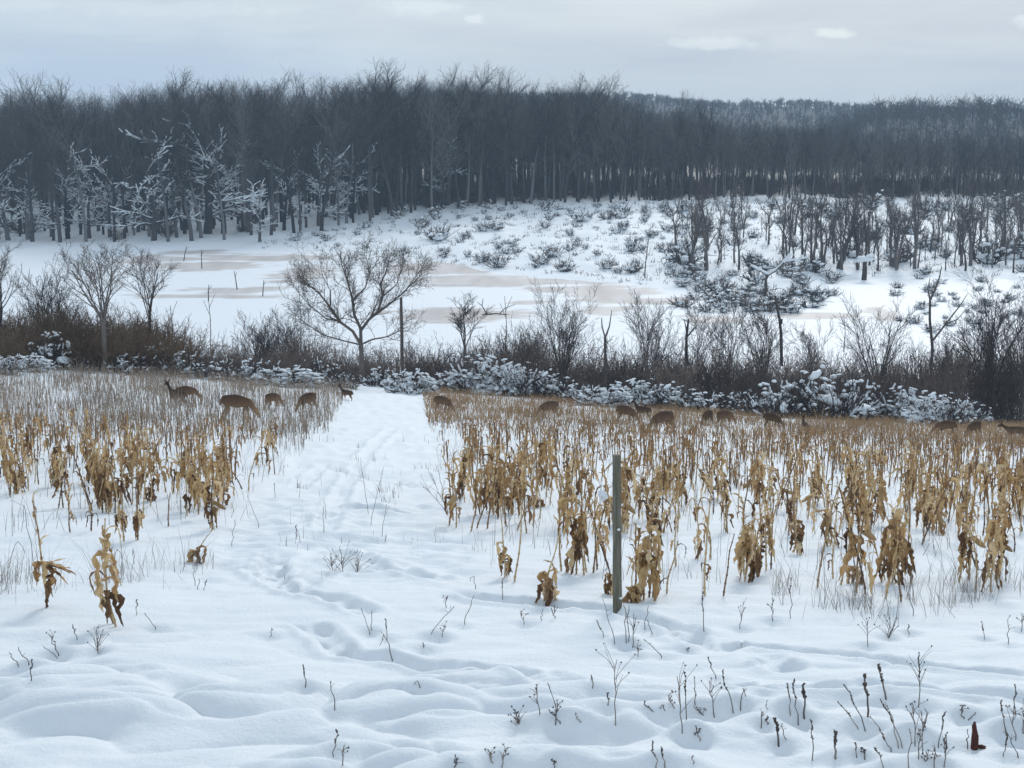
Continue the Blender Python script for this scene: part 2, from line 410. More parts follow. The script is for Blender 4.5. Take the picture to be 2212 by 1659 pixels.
def blobs_mesh(name, items, R, mat):
    """lumps of snow: (x, y, z, rx, ry, rz, yaw, pitch)"""
    V0, F0 = ico(); Vs, Fs, off = [], [], 0
    for (x, y, z, rx, ry, rz, yaw, pit) in items:
        s = R.random() * 50
        k = 1 + .42 * pn(V0[:, 0] * 1.3 + s, V0[:, 1] * 1.3 + V0[:, 2] * 1.1, 2)
        v = V0 * k[:, None]; v[:, 2] = np.where(v[:, 2] < 0, v[:, 2] * .45, v[:, 2])
        v = v * np.array([rx, ry, rz]); c, s_ = math.cos(pit), math.sin(pit)
        v = np.stack([v[:, 0] * c - v[:, 2] * s_, v[:, 1], v[:, 0] * s_ + v[:, 2] * c], 1)
        c, s_ = math.cos(yaw), math.sin(yaw)
        v = np.stack([v[:, 0] * c - v[:, 1] * s_, v[:, 0] * s_ + v[:, 1] * c, v[:, 2]], 1) + np.array([x, y, z])
        Vs.append(v); Fs.append(F0 + off); off += len(V0)
    return mesh_np(name, np.concatenate(Vs), np.concatenate(Fs), mat)

# ------------------------------------------------------------------ hand-placed foreground stems (picture coordinates of foot and tip)
# foot X, Y, tip X, Y, form, label or None
WEEDS = [
 (68, 1470, 68, 1427, 'spike', 'short dark upright stub in snow near the left edge'),
 (42, 1442, 19, 1410, 'bare', 'frosted stem leaning left beside the upright stub at the left edge'),
 (63, 1437, 38, 1400, 'bare', 'frosted leaning stem just behind the upright stub at the left edge'),
 (128, 1420, 107, 1374, 'branchy', None), (128, 1421, 90, 1398, 'bare', None), (213, 1410, 210, 1360, 'bushy', 'small frosted bushy weed below the leaning corn stalk at left'),
 (167, 1384, 156, 1352, 'spike', None), (340, 1360, 313, 1325, 'bare', None),
 (293, 1329, 295, 1297, 'spike', 'lone stem with a dark knob on top in snow right of the leaning corn stalk'),
 (658, 1484, 655, 1442, 'spike', 'short dark spike alone in smooth snow at lower left of centre'),
 (727, 1534, 713, 1474, 'bare', 'pair of thin bare stems leaning left above the snow hollows'),
 (722, 1627, 727, 1584, 'spike', 'dark hooked seed stalk at the rim of the snow hollow at the bottom'), (738, 1652, 742, 1612, 'branchy', None),
 (800, 1369, 780, 1317, 'bare', None), (803, 1367, 806, 1322, 'bare', None),
 (850, 1424, 818, 1367, 'bent', 'bent snapped stem standing over the animal trail'), (836, 1382, 833, 1337, 'spike', 'reddish seed plume behind the bent snapped stem'),
 (924, 1374, 985, 1310, 'bare', 'long frosted stem leaning right between the two animal trails'), (1000, 1350, 1025, 1287, 'bare', None),
 (953, 1378, 964, 1350, 'branchy', None), (964, 1312, 964, 1290, 'branchy', None),
 (1085, 1295, 1085, 1250, 'spike', 'short dark stem under the hanging corn leaves right of the path'),
 (1028, 1272, 1015, 1242, 'bent', None), (1133, 1350, 1124, 1322, 'branchy', None), (1170, 1340, 1171, 1318, 'bare', None), (1196, 1337, 1198, 1312, 'branchy', None),
 (910, 1489, 893, 1472, 'bent', None), (916, 1402, 914, 1395, 'spike', None),
 (1364, 1400, 1369, 1327, 'branchy', 'dark branched weed just right of the post foot'), (1353, 1386, 1347, 1308, 'bare', None), (1356, 1384, 1358, 1310, 'bare', None),
 (1329, 1392, 1302, 1297, 'bare', 'tall frosted stem in front of the wooden post'), (1307, 1377, 1287, 1342, 'spike', None), (1434, 1420, 1390, 1382, 'bare', None),
 (1377, 1417, 1378, 1392, 'branchy', None), (1280, 1487, 1278, 1457, 'bent', None), (1410, 1372, 1398, 1340, 'bare', None), (1390, 1360, 1402, 1310, 'bare', None),
 (1167, 1544, 1157, 1487, 'branchy', 'dark forked weed right of the big snow hollow'), (1206, 1540, 1180, 1477, 'bare', None), (1214, 1564, 1184, 1536, 'spike', None), (1200, 1560, 1205, 1520, 'branchy', None),
 (1122, 1567, 1112, 1535, 'bushy', 'low tuft of short knobby stems at the edge of the snow hollows'),
 (1330, 1567, 1328, 1424, 'branchy', 'tall forked weed with snapped side stem in the foreground below the post'), (1314, 1527, 1314, 1498, 'spike', None),
 (1252, 1564, 1246, 1542, 'bare', None), (1415, 1542, 1390, 1518, 'spike', None), (1440, 1542, 1425, 1523, 'bent', None),
 (1474, 1586, 1462, 1462, 'branchy', 'tall bushy-headed weed, leftmost of the tall stems in the right foreground'), (1482, 1554, 1478, 1452, 'spike', None), (1462, 1536, 1440, 1502, 'branchy', None),
 (1067, 1660, 1054, 1620, 'branchy', None), (1080, 1662, 1098, 1616, 'branchy', 'seed-knobbed branching weed at the bottom edge right of the hollows'), (985, 1662, 983, 1636, 'branchy', None),
 (1422, 1664, 1407, 1607, 'spike', None), (1439, 1660, 1427, 1617, 'spike', 'thicker dark spike of the pair at the bottom edge'), (1197, 1662, 1196, 1641, 'spike', None),
 (1587, 1540, 1558, 1452, 'spike', 'long dark seed spike leaning left below the trail bend'), (1543, 1549, 1531, 1472, 'branchy', None), (1528, 1554, 1498, 1528, 'branchy', None), (1503, 1520, 1501, 1464, 'bare', None),
 (1550, 1466, 1526, 1422, 'spike', None), (1600, 1528, 1610, 1484, 'bent', None), (1643, 1568, 1645, 1534, 'bent', None), (1657, 1569, 1658, 1550, 'spike', None),
 (1706, 1554, 1653, 1512, 'curve', 'stem curving up to the left in the right foreground'), (1710, 1554, 1700, 1476, 'spike', None), (1725, 1554, 1711, 1468, 'spike', None),
 (1737, 1550, 1733, 1478, 'thick', 'thick dark seed spike beside two thin ones in the right foreground'),
 (1683, 1610, 1673, 1556, 'thick', None), (1701, 1608, 1687, 1566, 'bare', None), (1755, 1645, 1750, 1556, 'spike', 'tall dark spike with a bent foot near the bottom right'), (1807, 1645, 1805, 1584, 'thick', 'stout dark upright spike near the bottom edge'),
 (1852, 1635, 1847, 1606, 'spike', None), (1868, 1636, 1862, 1620, 'branchy', None), (1502, 1600, 1504, 1574, 'spike', None), (1512, 1597, 1512, 1576, 'spike', None), (1499, 1648, 1495, 1632, 'bent', None),
 (1877, 1550, 1864, 1460, 'thick', 'tall stem with a thick dark head, middle of the right foreground'), (1905, 1576, 1878, 1551, 'bare', None), (1915, 1511, 1892, 1437, 'thick', 'dark-headed stem leaning left behind the thick-headed one'),
 (1875, 1582, 1821, 1482, 'spike', None), (1864, 1582, 1805, 1518, 'spike', None), (1983, 1525, 1980, 1410, 'fork', 'dark many-branched upright weed standing over the trail at right'),
 (1955, 1617, 1897, 1513, 'spike', 'long frosted stem leaning left near the bottom right corner'), (1943, 1618, 1912, 1520, 'bare', None), (1925, 1625, 1900, 1580, 'spike', None),
 (1993, 1628, 1990, 1540, 'branchy', None), (1984, 1640, 1986, 1575, 'branchy', None), (1978, 1610, 1968, 1520, 'branchy', None), (1998, 1585, 2002, 1534, 'bare', None),
 (2028, 1620, 2037, 1540, 'spike', None), (2038, 1660, 2042, 1590, 'fork', 'knotty branching weed at the bottom edge left of the red stump'), (2020, 1662, 2017, 1612, 'branchy', None), (1965, 1660, 1964, 1578, 'bare', None), (2005, 1660, 2000, 1628, 'branchy', None),
 (1910, 1660, 1892, 1620, 'spike', None), (2092, 1620, 2091, 1579, 'bare', None), (2165, 1636, 2178, 1590, 'spike', None), (2172, 1586, 2160, 1516, 'spike', None), (2192, 1600, 2186, 1525, 'branchy', None), (2204, 1640, 2170, 1580, 'bare', None),
 (2197, 1546, 2188, 1478, 'spike', None), (2210, 1585, 2209, 1520, 'branchy', None), (2080, 1554, 2077, 1530, 'branchy', None), (2090, 1556, 2110, 1542, 'bare', None),
 (1598, 1360, 1606, 1300, 'branchy', None), (1670, 1344, 1668, 1305, 'branchy', None), (1708, 1336, 1708, 1250, 'spike', None), (1875, 1396, 1873, 1340, 'branchy', 'pair of frosted stems in clear snow right of the trail bend'), (1918, 1378, 1938, 1325, 'bushy', 'fan of grey stems leaning right in clear snow at right'),
 (1962, 1368, 1965, 1352, 'spike', None), (2128, 1383, 2120, 1343, 'spike', None), (2177, 1392, 2178, 1330, 'bare', None), (2205, 1362, 2206, 1325, 'branchy', None), (1976, 1330, 1950, 1250, 'bare', None), (1520, 1366, 1517, 1280, 'spike', 'short bare stem alone in snow right of the post'),
 (1484, 1410, 1486, 1404, 'bent', None), (740, 1235, 735, 1180, 'bushy', 'tuft of fine frosted grass stems in the middle of the snowy path'), (770, 1236, 778, 1190, 'bushy', None), (720, 1232, 712, 1195, 'bushy', None), (795, 1110, 780, 990, 'bare', 'tall bare stem standing in the middle of the path'), (800, 1135, 830, 1010, 'bare', None), (825, 1160, 835, 1090, 'bare', None),
 (705, 1120, 702, 1080, 'bare', None), (700, 1150, 699, 1095, 'bare', None), (640, 1160, 641, 1135, 'spike', None), (595, 1075, 592, 1045, 'spike', None),
 (560, 1140, 535, 1070, 'bare', None), (500, 1180, 510, 1125, 'bare', None), (420, 1265, 420, 1220, 'bare', None), (442, 1275, 444, 1255, 'spike', None), (428, 1274, 430, 1252, 'bare', None),
 (585, 1375, 586, 1358, 'bare', None), (972, 1110, 925, 1020, 'branchy', 'spindly twigs leaning left at the right edge of the path'), (968, 1108, 905, 1040, 'branchy', None), (965, 1105, 945, 1005, 'bare', None),
 (70, 1213, 50, 1080, 'bent', 'long curved stem arching over the snow at the left edge'), (15, 1225, 58, 1165, 'bent', None), (240, 1225, 265, 1185, 'bent', None), (290, 1218, 285, 1185, 'bent', None),
]
for _w in WEEDS:
    if _w[1] > 1340:
        _p = pix(_w[0], _w[1]); DENTS.append((_p[0], _p[1], 1.0 if _w[4] != 'bare' else .7))

# ------------------------------------------------------------------ ground, pond, hills, haze
def fan(us, ys, zf):
    U, Y = np.meshgrid(us, ys); X = U * np.sqrt(np.maximum(Y, 0) ** 2 + 64)
    Z = zf(X.ravel(), Y.ravel()); V = np.stack([X.ravel(), Y.ravel(), Z], 1)
    n, m = len(us), len(ys); i = (np.arange(m - 1)[:, None] * n + np.arange(n - 1)[None, :]).ravel()
    return V, np.stack([i, i + 1, i + n + 1, i + n], 1)

us = np.concatenate([np.linspace(-1.7, -.37, 34)[:-1], np.linspace(-.37, .37, 470), np.linspace(.37, 1.7, 34)[1:]])
ys = np.concatenate([np.linspace(-30, 6, 8)[:-1], np.linspace(6, 9.2, 40)[:-1], np.geomspace(9.2, 26, 380)[:-1], np.geomspace(26, 110, 170)[:-1], np.geomspace(110, 330, 110)[:-1], np.geomspace(330, 620, 10)])
V, Fq = fan(us, ys, ground)
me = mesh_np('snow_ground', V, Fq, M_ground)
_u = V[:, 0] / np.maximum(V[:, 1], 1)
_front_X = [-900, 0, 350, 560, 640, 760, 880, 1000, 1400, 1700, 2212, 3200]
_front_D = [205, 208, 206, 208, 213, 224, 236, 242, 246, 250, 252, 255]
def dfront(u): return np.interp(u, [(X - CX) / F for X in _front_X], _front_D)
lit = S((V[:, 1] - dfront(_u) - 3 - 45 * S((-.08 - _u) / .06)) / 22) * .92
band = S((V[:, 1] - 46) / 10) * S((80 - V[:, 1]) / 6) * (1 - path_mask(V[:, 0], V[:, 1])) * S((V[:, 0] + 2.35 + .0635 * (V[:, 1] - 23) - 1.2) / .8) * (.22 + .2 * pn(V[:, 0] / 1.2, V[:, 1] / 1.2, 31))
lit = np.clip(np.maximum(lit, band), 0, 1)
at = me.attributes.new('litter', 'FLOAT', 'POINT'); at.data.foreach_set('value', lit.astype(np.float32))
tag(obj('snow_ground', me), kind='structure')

# frozen pond: wind-blown snow on ice with bare lenses of tan-grey ice
ICE = [(450, 574, 95, 10), (567, 557, 125, 6), (510, 626, 77, 6), (617, 609, 40, 4), (655, 590, 50, 15), (954, 580, 95, 12), (1060, 606, 135, 12), (985, 680, 118, 14),
       (1320, 634, 70, 20), (1304, 671, 50, 7), (1137, 653, 34, 4), (1792, 681, 78, 7), (1908, 678, 30, 12), (440, 640, 110, 4), (420, 545, 60, 4), (340, 560, 60, 8), (1180, 625, 60, 5), (1420, 650, 60, 8), (1540, 690, 60, 7)]
pus = np.linspace(-.75, .75, 420); pys = np.geomspace(66, 240, 280)
Vp, Fp = fan(pus, pys, lambda x, y: np.zeros_like(x))
ice = np.zeros(len(Vp)); nzp = .55 * pn(Vp[:, 0] / 5.5, Vp[:, 1] / 2.6, 41) + .35 * pn(Vp[:, 0] / 2.2, Vp[:, 1] / 1.1, 42)
for X, Y, w, h in ICE:
    d0, d1, d2 = far_ray_d(Y), far_ray_d(Y + h), far_ray_d(Y - h)
    x0 = (X - CX) / F * d0; rx = 1.4 * w / F * d0; ry = 1.2 * (d2 - d1) / 2
    q = np.sqrt(((Vp[:, 0] - x0) / rx) ** 2 + ((Vp[:, 1] - d0) / ry) ** 2) + nzp
    ice = np.maximum(ice, S((1.1 - q) / .3))
mp_ = bpy.data.materials.new('pond_ice'); mp_.use_nodes = True; _nt = mp_.node_tree; _b = _nt.nodes['Principled BSDF']
_a = _nt.nodes.new('ShaderNodeAttribute'); _a.attribute_name = 'ice'; _mx = _nt.nodes.new('ShaderNodeMix'); _mx.data_type = 'RGBA'
_tc = _nt.nodes.new('ShaderNodeTexCoord'); _mpg = _nt.nodes.new('ShaderNodeMapping'); _mpg.inputs['Scale'].default_value = (.35, .08, 1); _nn = _nt.nodes.new('ShaderNodeTexNoise')
_nn.inputs['Scale'].default_value = 1.2; _nn.inputs['Detail'].default_value = 6; _cr = _nt.nodes.new('ShaderNodeValToRGB')
_cr.color_ramp.elements[0].position = .3; _cr.color_ramp.elements[0].color = (.47, .43, .41, 1); _cr.color_ramp.elements[1].position = .7; _cr.color_ramp.elements[1].color = (.68, .63, .605, 1)
_l = _nt.links.new; _l(_tc.outputs['Object'], _mpg.inputs[0]); _l(_mpg.outputs[0], _nn.inputs['Vector']); _l(_nn.outputs['Fac'], _cr.inputs[0]); _l(_cr.outputs[0], _mx.inputs['B'])
_mx.inputs['A'].default_value = (.86, .88, .905, 1); _l(_a.outputs['Fac'], _mx.inputs['Factor']); _l(_mx.outputs['Result'], _b.inputs['Base Color'])
_b.inputs['Roughness'].default_value = .6; _b.inputs['Specular IOR Level'].default_value = .25
me = mesh_np('frozen_pond', Vp, Fp, mp_); at = me.attributes.new('ice', 'FLOAT', 'POINT'); at.data.foreach_set('value', ice.astype(np.float32))
tag(obj('frozen_pond', me), kind='structure')

M_hill, _nt, _b = new_mat('wooded_hill_floor'); _b.inputs['Roughness'].default_value = .95
_tc = _nt.nodes.new('ShaderNodeTexCoord'); _nn = _nt.nodes.new('ShaderNodeTexNoise'); _nn.inputs['Scale'].default_value = .03; _nn.inputs['Detail'].default_value = 8; _cr = _nt.nodes.new('ShaderNodeValToRGB')
_cr.color_ramp.elements[0].position = .35; _cr.color_ramp.elements[0].color = (.030, .032, .036, 1); _cr.color_ramp.elements[1].position = .75; _cr.color_ramp.elements[1].color = (.065, .066, .070, 1)
_nt.links.new(_tc.outputs['Object'], _nn.inputs['Vector']); _nt.links.new(_nn.outputs['Fac'], _cr.inputs[0]); _nt.links.new(_cr.outputs[0], _b.inputs['Base Color'])

def hill(name, X, Ysk, dcrest, d0, d1, tree_h, count, seed, label):
    ul = np.linspace(min(X), max(X), 120); uX = (ul - CX) / F; ysk = np.interp(ul, X, Ysk)
    dl = np.linspace(d0, d1, 40); zc = CAMZ + (HOR - ysk) / F * dcrest - tree_h
    def hz(x, d):
        u = x / d; c = np.interp(u, uX, zc); t = (d - d0) / (dcrest - d0)
        z = np.where(t < 1, 2 + (c - 2) * S(t), c - (t - 1) * 12)
        return z + 1.5 * pn(x / 60, d / 60, seed)
    U, D = np.meshgrid(uX, dl); Xw = U * D; V = np.stack([Xw.ravel(), D.ravel(), hz(Xw.ravel(), D.ravel())], 1)
    n, m_ = len(uX), len(dl); i = (np.arange(m_ - 1)[:, None] * n + np.arange(n - 1)[None, :]).ravel()
    tag(obj(name, mesh_np(name, V, np.stack([i, i + 1, i + n + 1, i + n], 1), M_hill)), kind='structure')
    # far woods on it: small whole trees, read as one mass
    R = random.Random(seed); out = []
    for k in range(count):
        d = d0 + (dcrest + 25 - d0) * (1 - R.random() ** 1.6 * .999); u = R.uniform(uX[0], uX[-1]); x = u * d
        z = float(hz(np.array([x]), np.array([d]))[0]); h = tree_h * R.uniform(.45, 1.35); rr = d / 1000 * .15
        out.append((x, d, z, x, d, z + h * .8, rr * 1.4, rr * .7, 2))
        for j in range(16):
            t = R.uniform(.3, .8); a = R.uniform(0, 6.283); l = h * R.uniform(.2, .5); e = R.uniform(.1, 1.2)
            zz = z + h * t
            out.append((x, d, zz, x + math.cos(a) * math.cos(e) * l, d + math.sin(a) * math.cos(e) * l, zz + math.sin(e) * l, rr * .8, rr * .5, 2))
    o = obj('far_woods', tube_mesh('far_woods', np.array(out), M_farwood, 3)); tag(o, label, 'woods', None, 'stuff')

hill('far_hill', [900, 1250, 1370, 1440, 1500, 1580, 1640, 1700, 1780, 1860, 1950, 2300, 2700], [200, 203, 204, 211, 217, 222, 221, 218, 221, 227, 230, 232, 230], 1150, 500, 1400, 5, 4200, 51,
     'distant grey woods covering the smooth far hill')
hill('near_hill', [1500, 1700, 1800, 1850, 1900, 1960, 2050, 2130, 2212, 2500, 2900], [330, 285, 250, 232, 219, 216, 217, 218, 220, 222, 218], 620, 380, 800, 7, 2100, 52,
     'grey leafless woods on the ridge at the right')

hz = bpy.data.materials.new('haze_air'); hz.use_nodes = True; _nt = hz.node_tree; _nt.nodes.clear()
_o = _nt.nodes.new('ShaderNodeOutputMaterial'); _v = _nt.nodes.new('ShaderNodeVolumePrincipled')
_v.inputs['Color'].default_value = (.66, .83, 1.0, 1); _v.inputs['Density'].default_value = 0.00036; _nt.links.new(_v.outputs[0], _o.inputs['Volume'])
bx0, bx1, by0, by1, bz0, bz1 = -2700, 2700, -60, 1500, -8, 62
V = [(x, y, z) for x in (bx0, bx1) for y in (by0, by1) for z in (bz0, bz1)]
me = bpy.data.meshes.new('haze'); me.from_pydata(V, [], [(0, 1, 3, 2), (4, 6, 7, 5), (0, 4, 5, 1), (2, 3, 7, 6), (0, 2, 6, 4), (1, 5, 7, 3)]); me.materials.append(hz)
tag(obj('haze', me), kind='stuff')

# ------------------------------------------------------------------ forest across the pond
TALL = dict(levels=3, nseg=[10, 5, 4, 3], kids=[14, 7, 5], start=[.42, .22, .2], tip=[.30, .3, .4, .5], wob=[.035, .10, .15, .2], up=[.02, .06, .06, .03],
            ang=[46, 44, 44], frac=[.30, .46, .5], fall=[.30, .40, .4], rfrac=[.42, .5, .6], rmin=.013, fork=3)
EDGE = dict(levels=3, nseg=[9, 7, 5, 3], kids=[13, 7, 4], start=[.20, .25, .2], tip=[.25, .3, .4, .5], wob=[.06, .17, .2, .22], up=[.03, .02, .04, .03],
            ang=[68, 44, 45], frac=[.46, .42, .45], fall=[.5, .4, .4], rfrac=[.5, .5, .6], rmin=.018, fork=2)
def tree_meshes(name, seed, cfg, H, r, mat, snow=None):
    R = random.Random(seed); s = Seg()
    grow(R, s, Vector((0, 0, -.2)), Vector((R.gauss(0, .03), R.gauss(0, .03), 1)), H * .86, r, 0, cfg)
    A = s.arr(); k_ = H / A[:, 5].max(); A[:, [0, 1, 2, 3, 4, 5]] *= k_; tr = tube_mesh(name + '_trunk', A[A[:, 8] == 0], mat); cr = tube_mesh(name + '_crown', A[A[:, 8] > 0], mat)
    sn = None
    if snow:
        sa = snow_on(A, R, snow[0], snow[1], keep=snow[2]); sn = tube_mesh(name + '_snow', sa, M_snowcap, 4)
    return tr, cr, sn
def plant(name, label, cat, group, loc, rz, sc, meshes, lean=None):
    e = empty(name, loc, rz); e.scale = sc if isinstance(sc, tuple) else (sc, sc, sc); tag(e, label, cat, group)
    if lean: e.rotation_euler = (lean[0], lean[1], rz)
    obj('trunk', meshes[0], e); obj('crown', meshes[1], e)
    if len(meshes) > 2 and meshes[2]: tag(obj('snow_cap', meshes[2], e), kind='stuff')
    return e

tall = [tree_meshes('forest_tree', 100 + i, TALL, 20.0, .24, M_forest) for i in range(9)]
SKY_X = [-400, 0, 60, 130, 240, 280, 350, 420, 520, 600, 660, 700, 800, 870, 960, 1000, 1100, 1150, 1240, 1370, 1420, 1500, 1560, 1700, 1800, 1950, 2212, 2700]
SKY_Y = [170, 184, 156, 170, 176, 160, 148, 152, 143, 153, 172, 150, 128, 148, 138, 148, 149, 168, 152, 184, 212, 200, 228, 236, 244, 256, 266, 270]
cells = {}
def far_enough(x, y, r):
    k = (int(x // 3), int(y // 3))
    for a in range(-1, 2):
        for b_ in range(-1, 2):
            for (px, py) in cells.get((k[0] + a, k[1] + b_), ()):
                if (px - x) ** 2 + (py - y) ** 2 < r * r: return False
    cells.setdefault(k, []).append((x, y)); return True
def tree_scale(u, d, z, R, lower=0):
    yt = np.interp(u * F + CX, SKY_X, SKY_Y) + R.uniform(8, 44) + lower
    return max(6.0, CAMZ + (HOR - yt) / F * d - z) / 20.0
EDGE_T = [(450, 214, 'stoutest forest-edge tree with snow-laden limbs fanning to the left', 16.5, 2.0), (484, 216, 'forest-edge tree with a white snow-plastered trunk right of the stoutest tree', 15, 1.0),
          (562, 207, 'small low-forked tree with long snowy arms at the pond shore', 8.5, .75), (333, 209, 'dark straight trunk with a snowy limb left of the stoutest tree', 15, .9),
          (20, 212, 'snow-limbed forest-edge tree at the far left edge', 13, .9), (148, 214, 'forest-edge tree with snow-covered level branches at left', 13, .9), (690, 224, 'snow-branched tree where the forest edge meets the scrub', 12, .8),
          (960, 246, 'forest-edge tree with one long snowy level limb above the scrub', 11, .8), (240, 215, 'thin forest-edge tree with short snowy side branches', 12, .7), (760, 232, 'snow-dusted tree at the forest edge above the scrub slope', 11, .7)]
edge_m = [tree_meshes('edge_tree', 150 + i, EDGE, 14.0, .34, M_forest, (2, .070, .92)) for i in range(5)]
for i, (X, d, lb, h, w) in enumerate(EDGE_T):
    u = row_u(X); x = u * d; far_enough(x, d, 0)
    plant('forest_tree', lb, 'tree', 'snow-limbed trees along the forest edge', (x, d, gz(x, d)), i * 1.9, (h / 14 * (.6 + .4 * w) * 1.15, h / 14 * 1.1, h / 14), edge_m[i % 5])
for i, (X, d) in enumerate(((72, 213), (195, 214), (275, 220), (395, 219), (528, 220), (615, 219), (725, 230))):
    u = row_u(X); x = u * d; far_enough(x, d, 0); h = 9 + 4.5 * ((i * 37) % 10) / 10
    plant('forest_tree', 'snow-dusted low-limbed forest-edge tree ' + ('at the left pond shore' if X < 450 else 'near the stoutest edge tree' if X < 700 else 'at the top of the scrub slope'), 'tree', 'snow-limbed trees along the forest edge', (x, d, gz(x, d)), i * 2.3, (h / 14, h / 14, h / 14), edge_m[(i * 3) % 5])
ROUND = dict(levels=3, nseg=[9, 6, 5, 3], kids=[11, 9, 8], start=[.52, .2, .2], tip=[.45, .3, .4, .5], wob=[.03, .10, .14, .18], up=[.02, .05, .05, .02],
             ang=[46, 44, 46], frac=[.27, .46, .48], fall=[.10, .35, .4], rfrac=[.5, .55, .6], rmin=.015, fork=5)
roundm = [tree_meshes('round_tree', 170 + i, ROUND, 20.0, .26, M_forest) for i in range(4)]
EMERG = [(62, 213, 150, 1.1, 'round-crowned tree rising above the skyline at the far left'), (150, 222, 162, .9, 'second round crown on the skyline right of the far-left one'), (362, 215, 141, 1.1, 'round-crowned tree topping the skyline left of the stoutest edge tree'),
         (528, 220, 139, 1.2, 'broad round crown on the skyline above the stoutest edge tree'), (598, 222, 150, 1.0, 'round crown on the skyline just right of the broad one'), (705, 232, 150, 1.0, 'round-crowned tree left of the tallest tree on the skyline'),
         (815, 236, 121, 1.15, 'tallest round-crowned tree on the forest skyline'), (868, 240, 145, .9, 'round crown just right of the tallest tree'), (968, 246, 131, 1.15, 'second tallest round crown, above the left end of the scrub slope'),
         (1040, 246, 152, .9, 'smaller round crown between two tall ones above the scrub'), (1098, 250, 142, 1.1, 'airy round crown above the middle of the scrub slope'), (1178, 250, 164, .9, 'low round crown between two airy ones at the forest skyline'), (1252, 252, 150, 1.1, 'dark round crown standing above the right end of the tall forest'),
         (1322, 254, 168, 1.0, 'last big round crown where the tall forest drops'), (1490, 262, 190, .8, 'left one of two lone crowns breaking the hill line'), (1520, 262, 198, .7, 'right one of two lone crowns breaking the hill line')]
for i, (X, d, yt, w, lb) in enumerate(EMERG):
    u = row_u(X); x = u * d; far_enough(x, d, 0); z = gz(x, d); s_ = (CAMZ + (HOR - yt) / F * d - z) / 20.0
    plant('forest_tree', lb, 'tree', 'round-crowned trees on the forest skyline', (x, d, z), i * 1.7, (s_ * w, s_ * w, s_), roundm[i % 4])
FZ = [(180, 'at the far left edge of the forest'), (400, 'between the left edge and the stoutest edge tree'), (580, 'around the stoutest snow-limbed tree'), (800, 'where the pond shore meets the scrub'),
      (1050, 'above the left half of the scrub slope'), (1420, 'above the right half of the scrub slope'), (1750, 'behind the dark trunks of the right scrub'), (9999, 'below the right-hand ridge')]
R = random.Random(5); cand = []
for k in range(9000):
    u = R.uniform(-.345, .345); d = dfront(u) + R.random() ** 1.15 * 42; x = u * d
    if far_enough(x, d, 2.3 if u > -.1 else 2.9): cand.append((d - dfront(u), x, d, u))
cand.sort(); near, deep = cand[:285], cand[285:]
for (q, x, d, u) in near:
    X = u * F + CX; z = gz(x, d); s = tree_scale(u, d, z, R); w = s * R.uniform(.7, 1.25)
    zn = next(t for lim, t in FZ if X < lim); row = 'front-row' if q < 9 else 'deeper'
    plant('forest_tree', 'leafless %s tree %s' % (row, zn), 'tree', 'forest trees %s' % zn, (x, d, z), R.uniform(0, 6.28), (w, w, s), R.choice(tall))
# the rest of the wood further in: one mass of instanced trees
for k in range(1150):
    u = R.uniform(-.36, .36); d = dfront(u) + 42 + R.random() * (70 if u < .05 else 130); deep.append((0, u * d, d, u))
for k in range(260):
    s_ = R.choice((-1, 1)); u = s_ * R.uniform(.36, .8); d = dfront(u) + R.random() * 80; deep.append((0, u * d, d, u))
P = np.array([(x, d, 0) for (_, x, d, u) in deep]); P[:, 2] = ground(P[:, 0], P[:, 1])
sc = np.array([tree_scale(u, d, z, R, 16) for (_, x, d, u), z in zip(deep, P[:, 2])])
keep = np.ones(len(P), bool)
me = bpy.data.meshes.new('deep_forest'); me.vertices.add(len(P)); me.vertices.foreach_set('co', P.astype(np.float32).ravel())
a = me.attributes.new('tree_scale', 'FLOAT', 'POINT'); a.data.foreach_set('value', sc.astype(np.float32)); me.update()
deepo = obj('deep_forest', me); tag(deepo, 'mass of leafless trees deeper inside the forest', 'woods', None, 'stuff')
def joined(name, ma, mb, mat):
    nv = len(ma.vertices); va = np.zeros(nv * 3, np.float32); ma.vertices.foreach_get('co', va); vb = np.zeros(len(mb.vertices) * 3, np.float32); mb.vertices.foreach_get('co', vb)
    fa = np.zeros(len(ma.loops), np.int32); ma.loops.foreach_get('vertex_index', fa); fb = np.zeros(len(mb.loops), np.int32); mb.loops.foreach_get('vertex_index', fb)
    return mesh_np(name, np.concatenate([va, vb]).reshape(-1, 3), np.concatenate([fa, fb + nv]).reshape(-1, 4), mat)
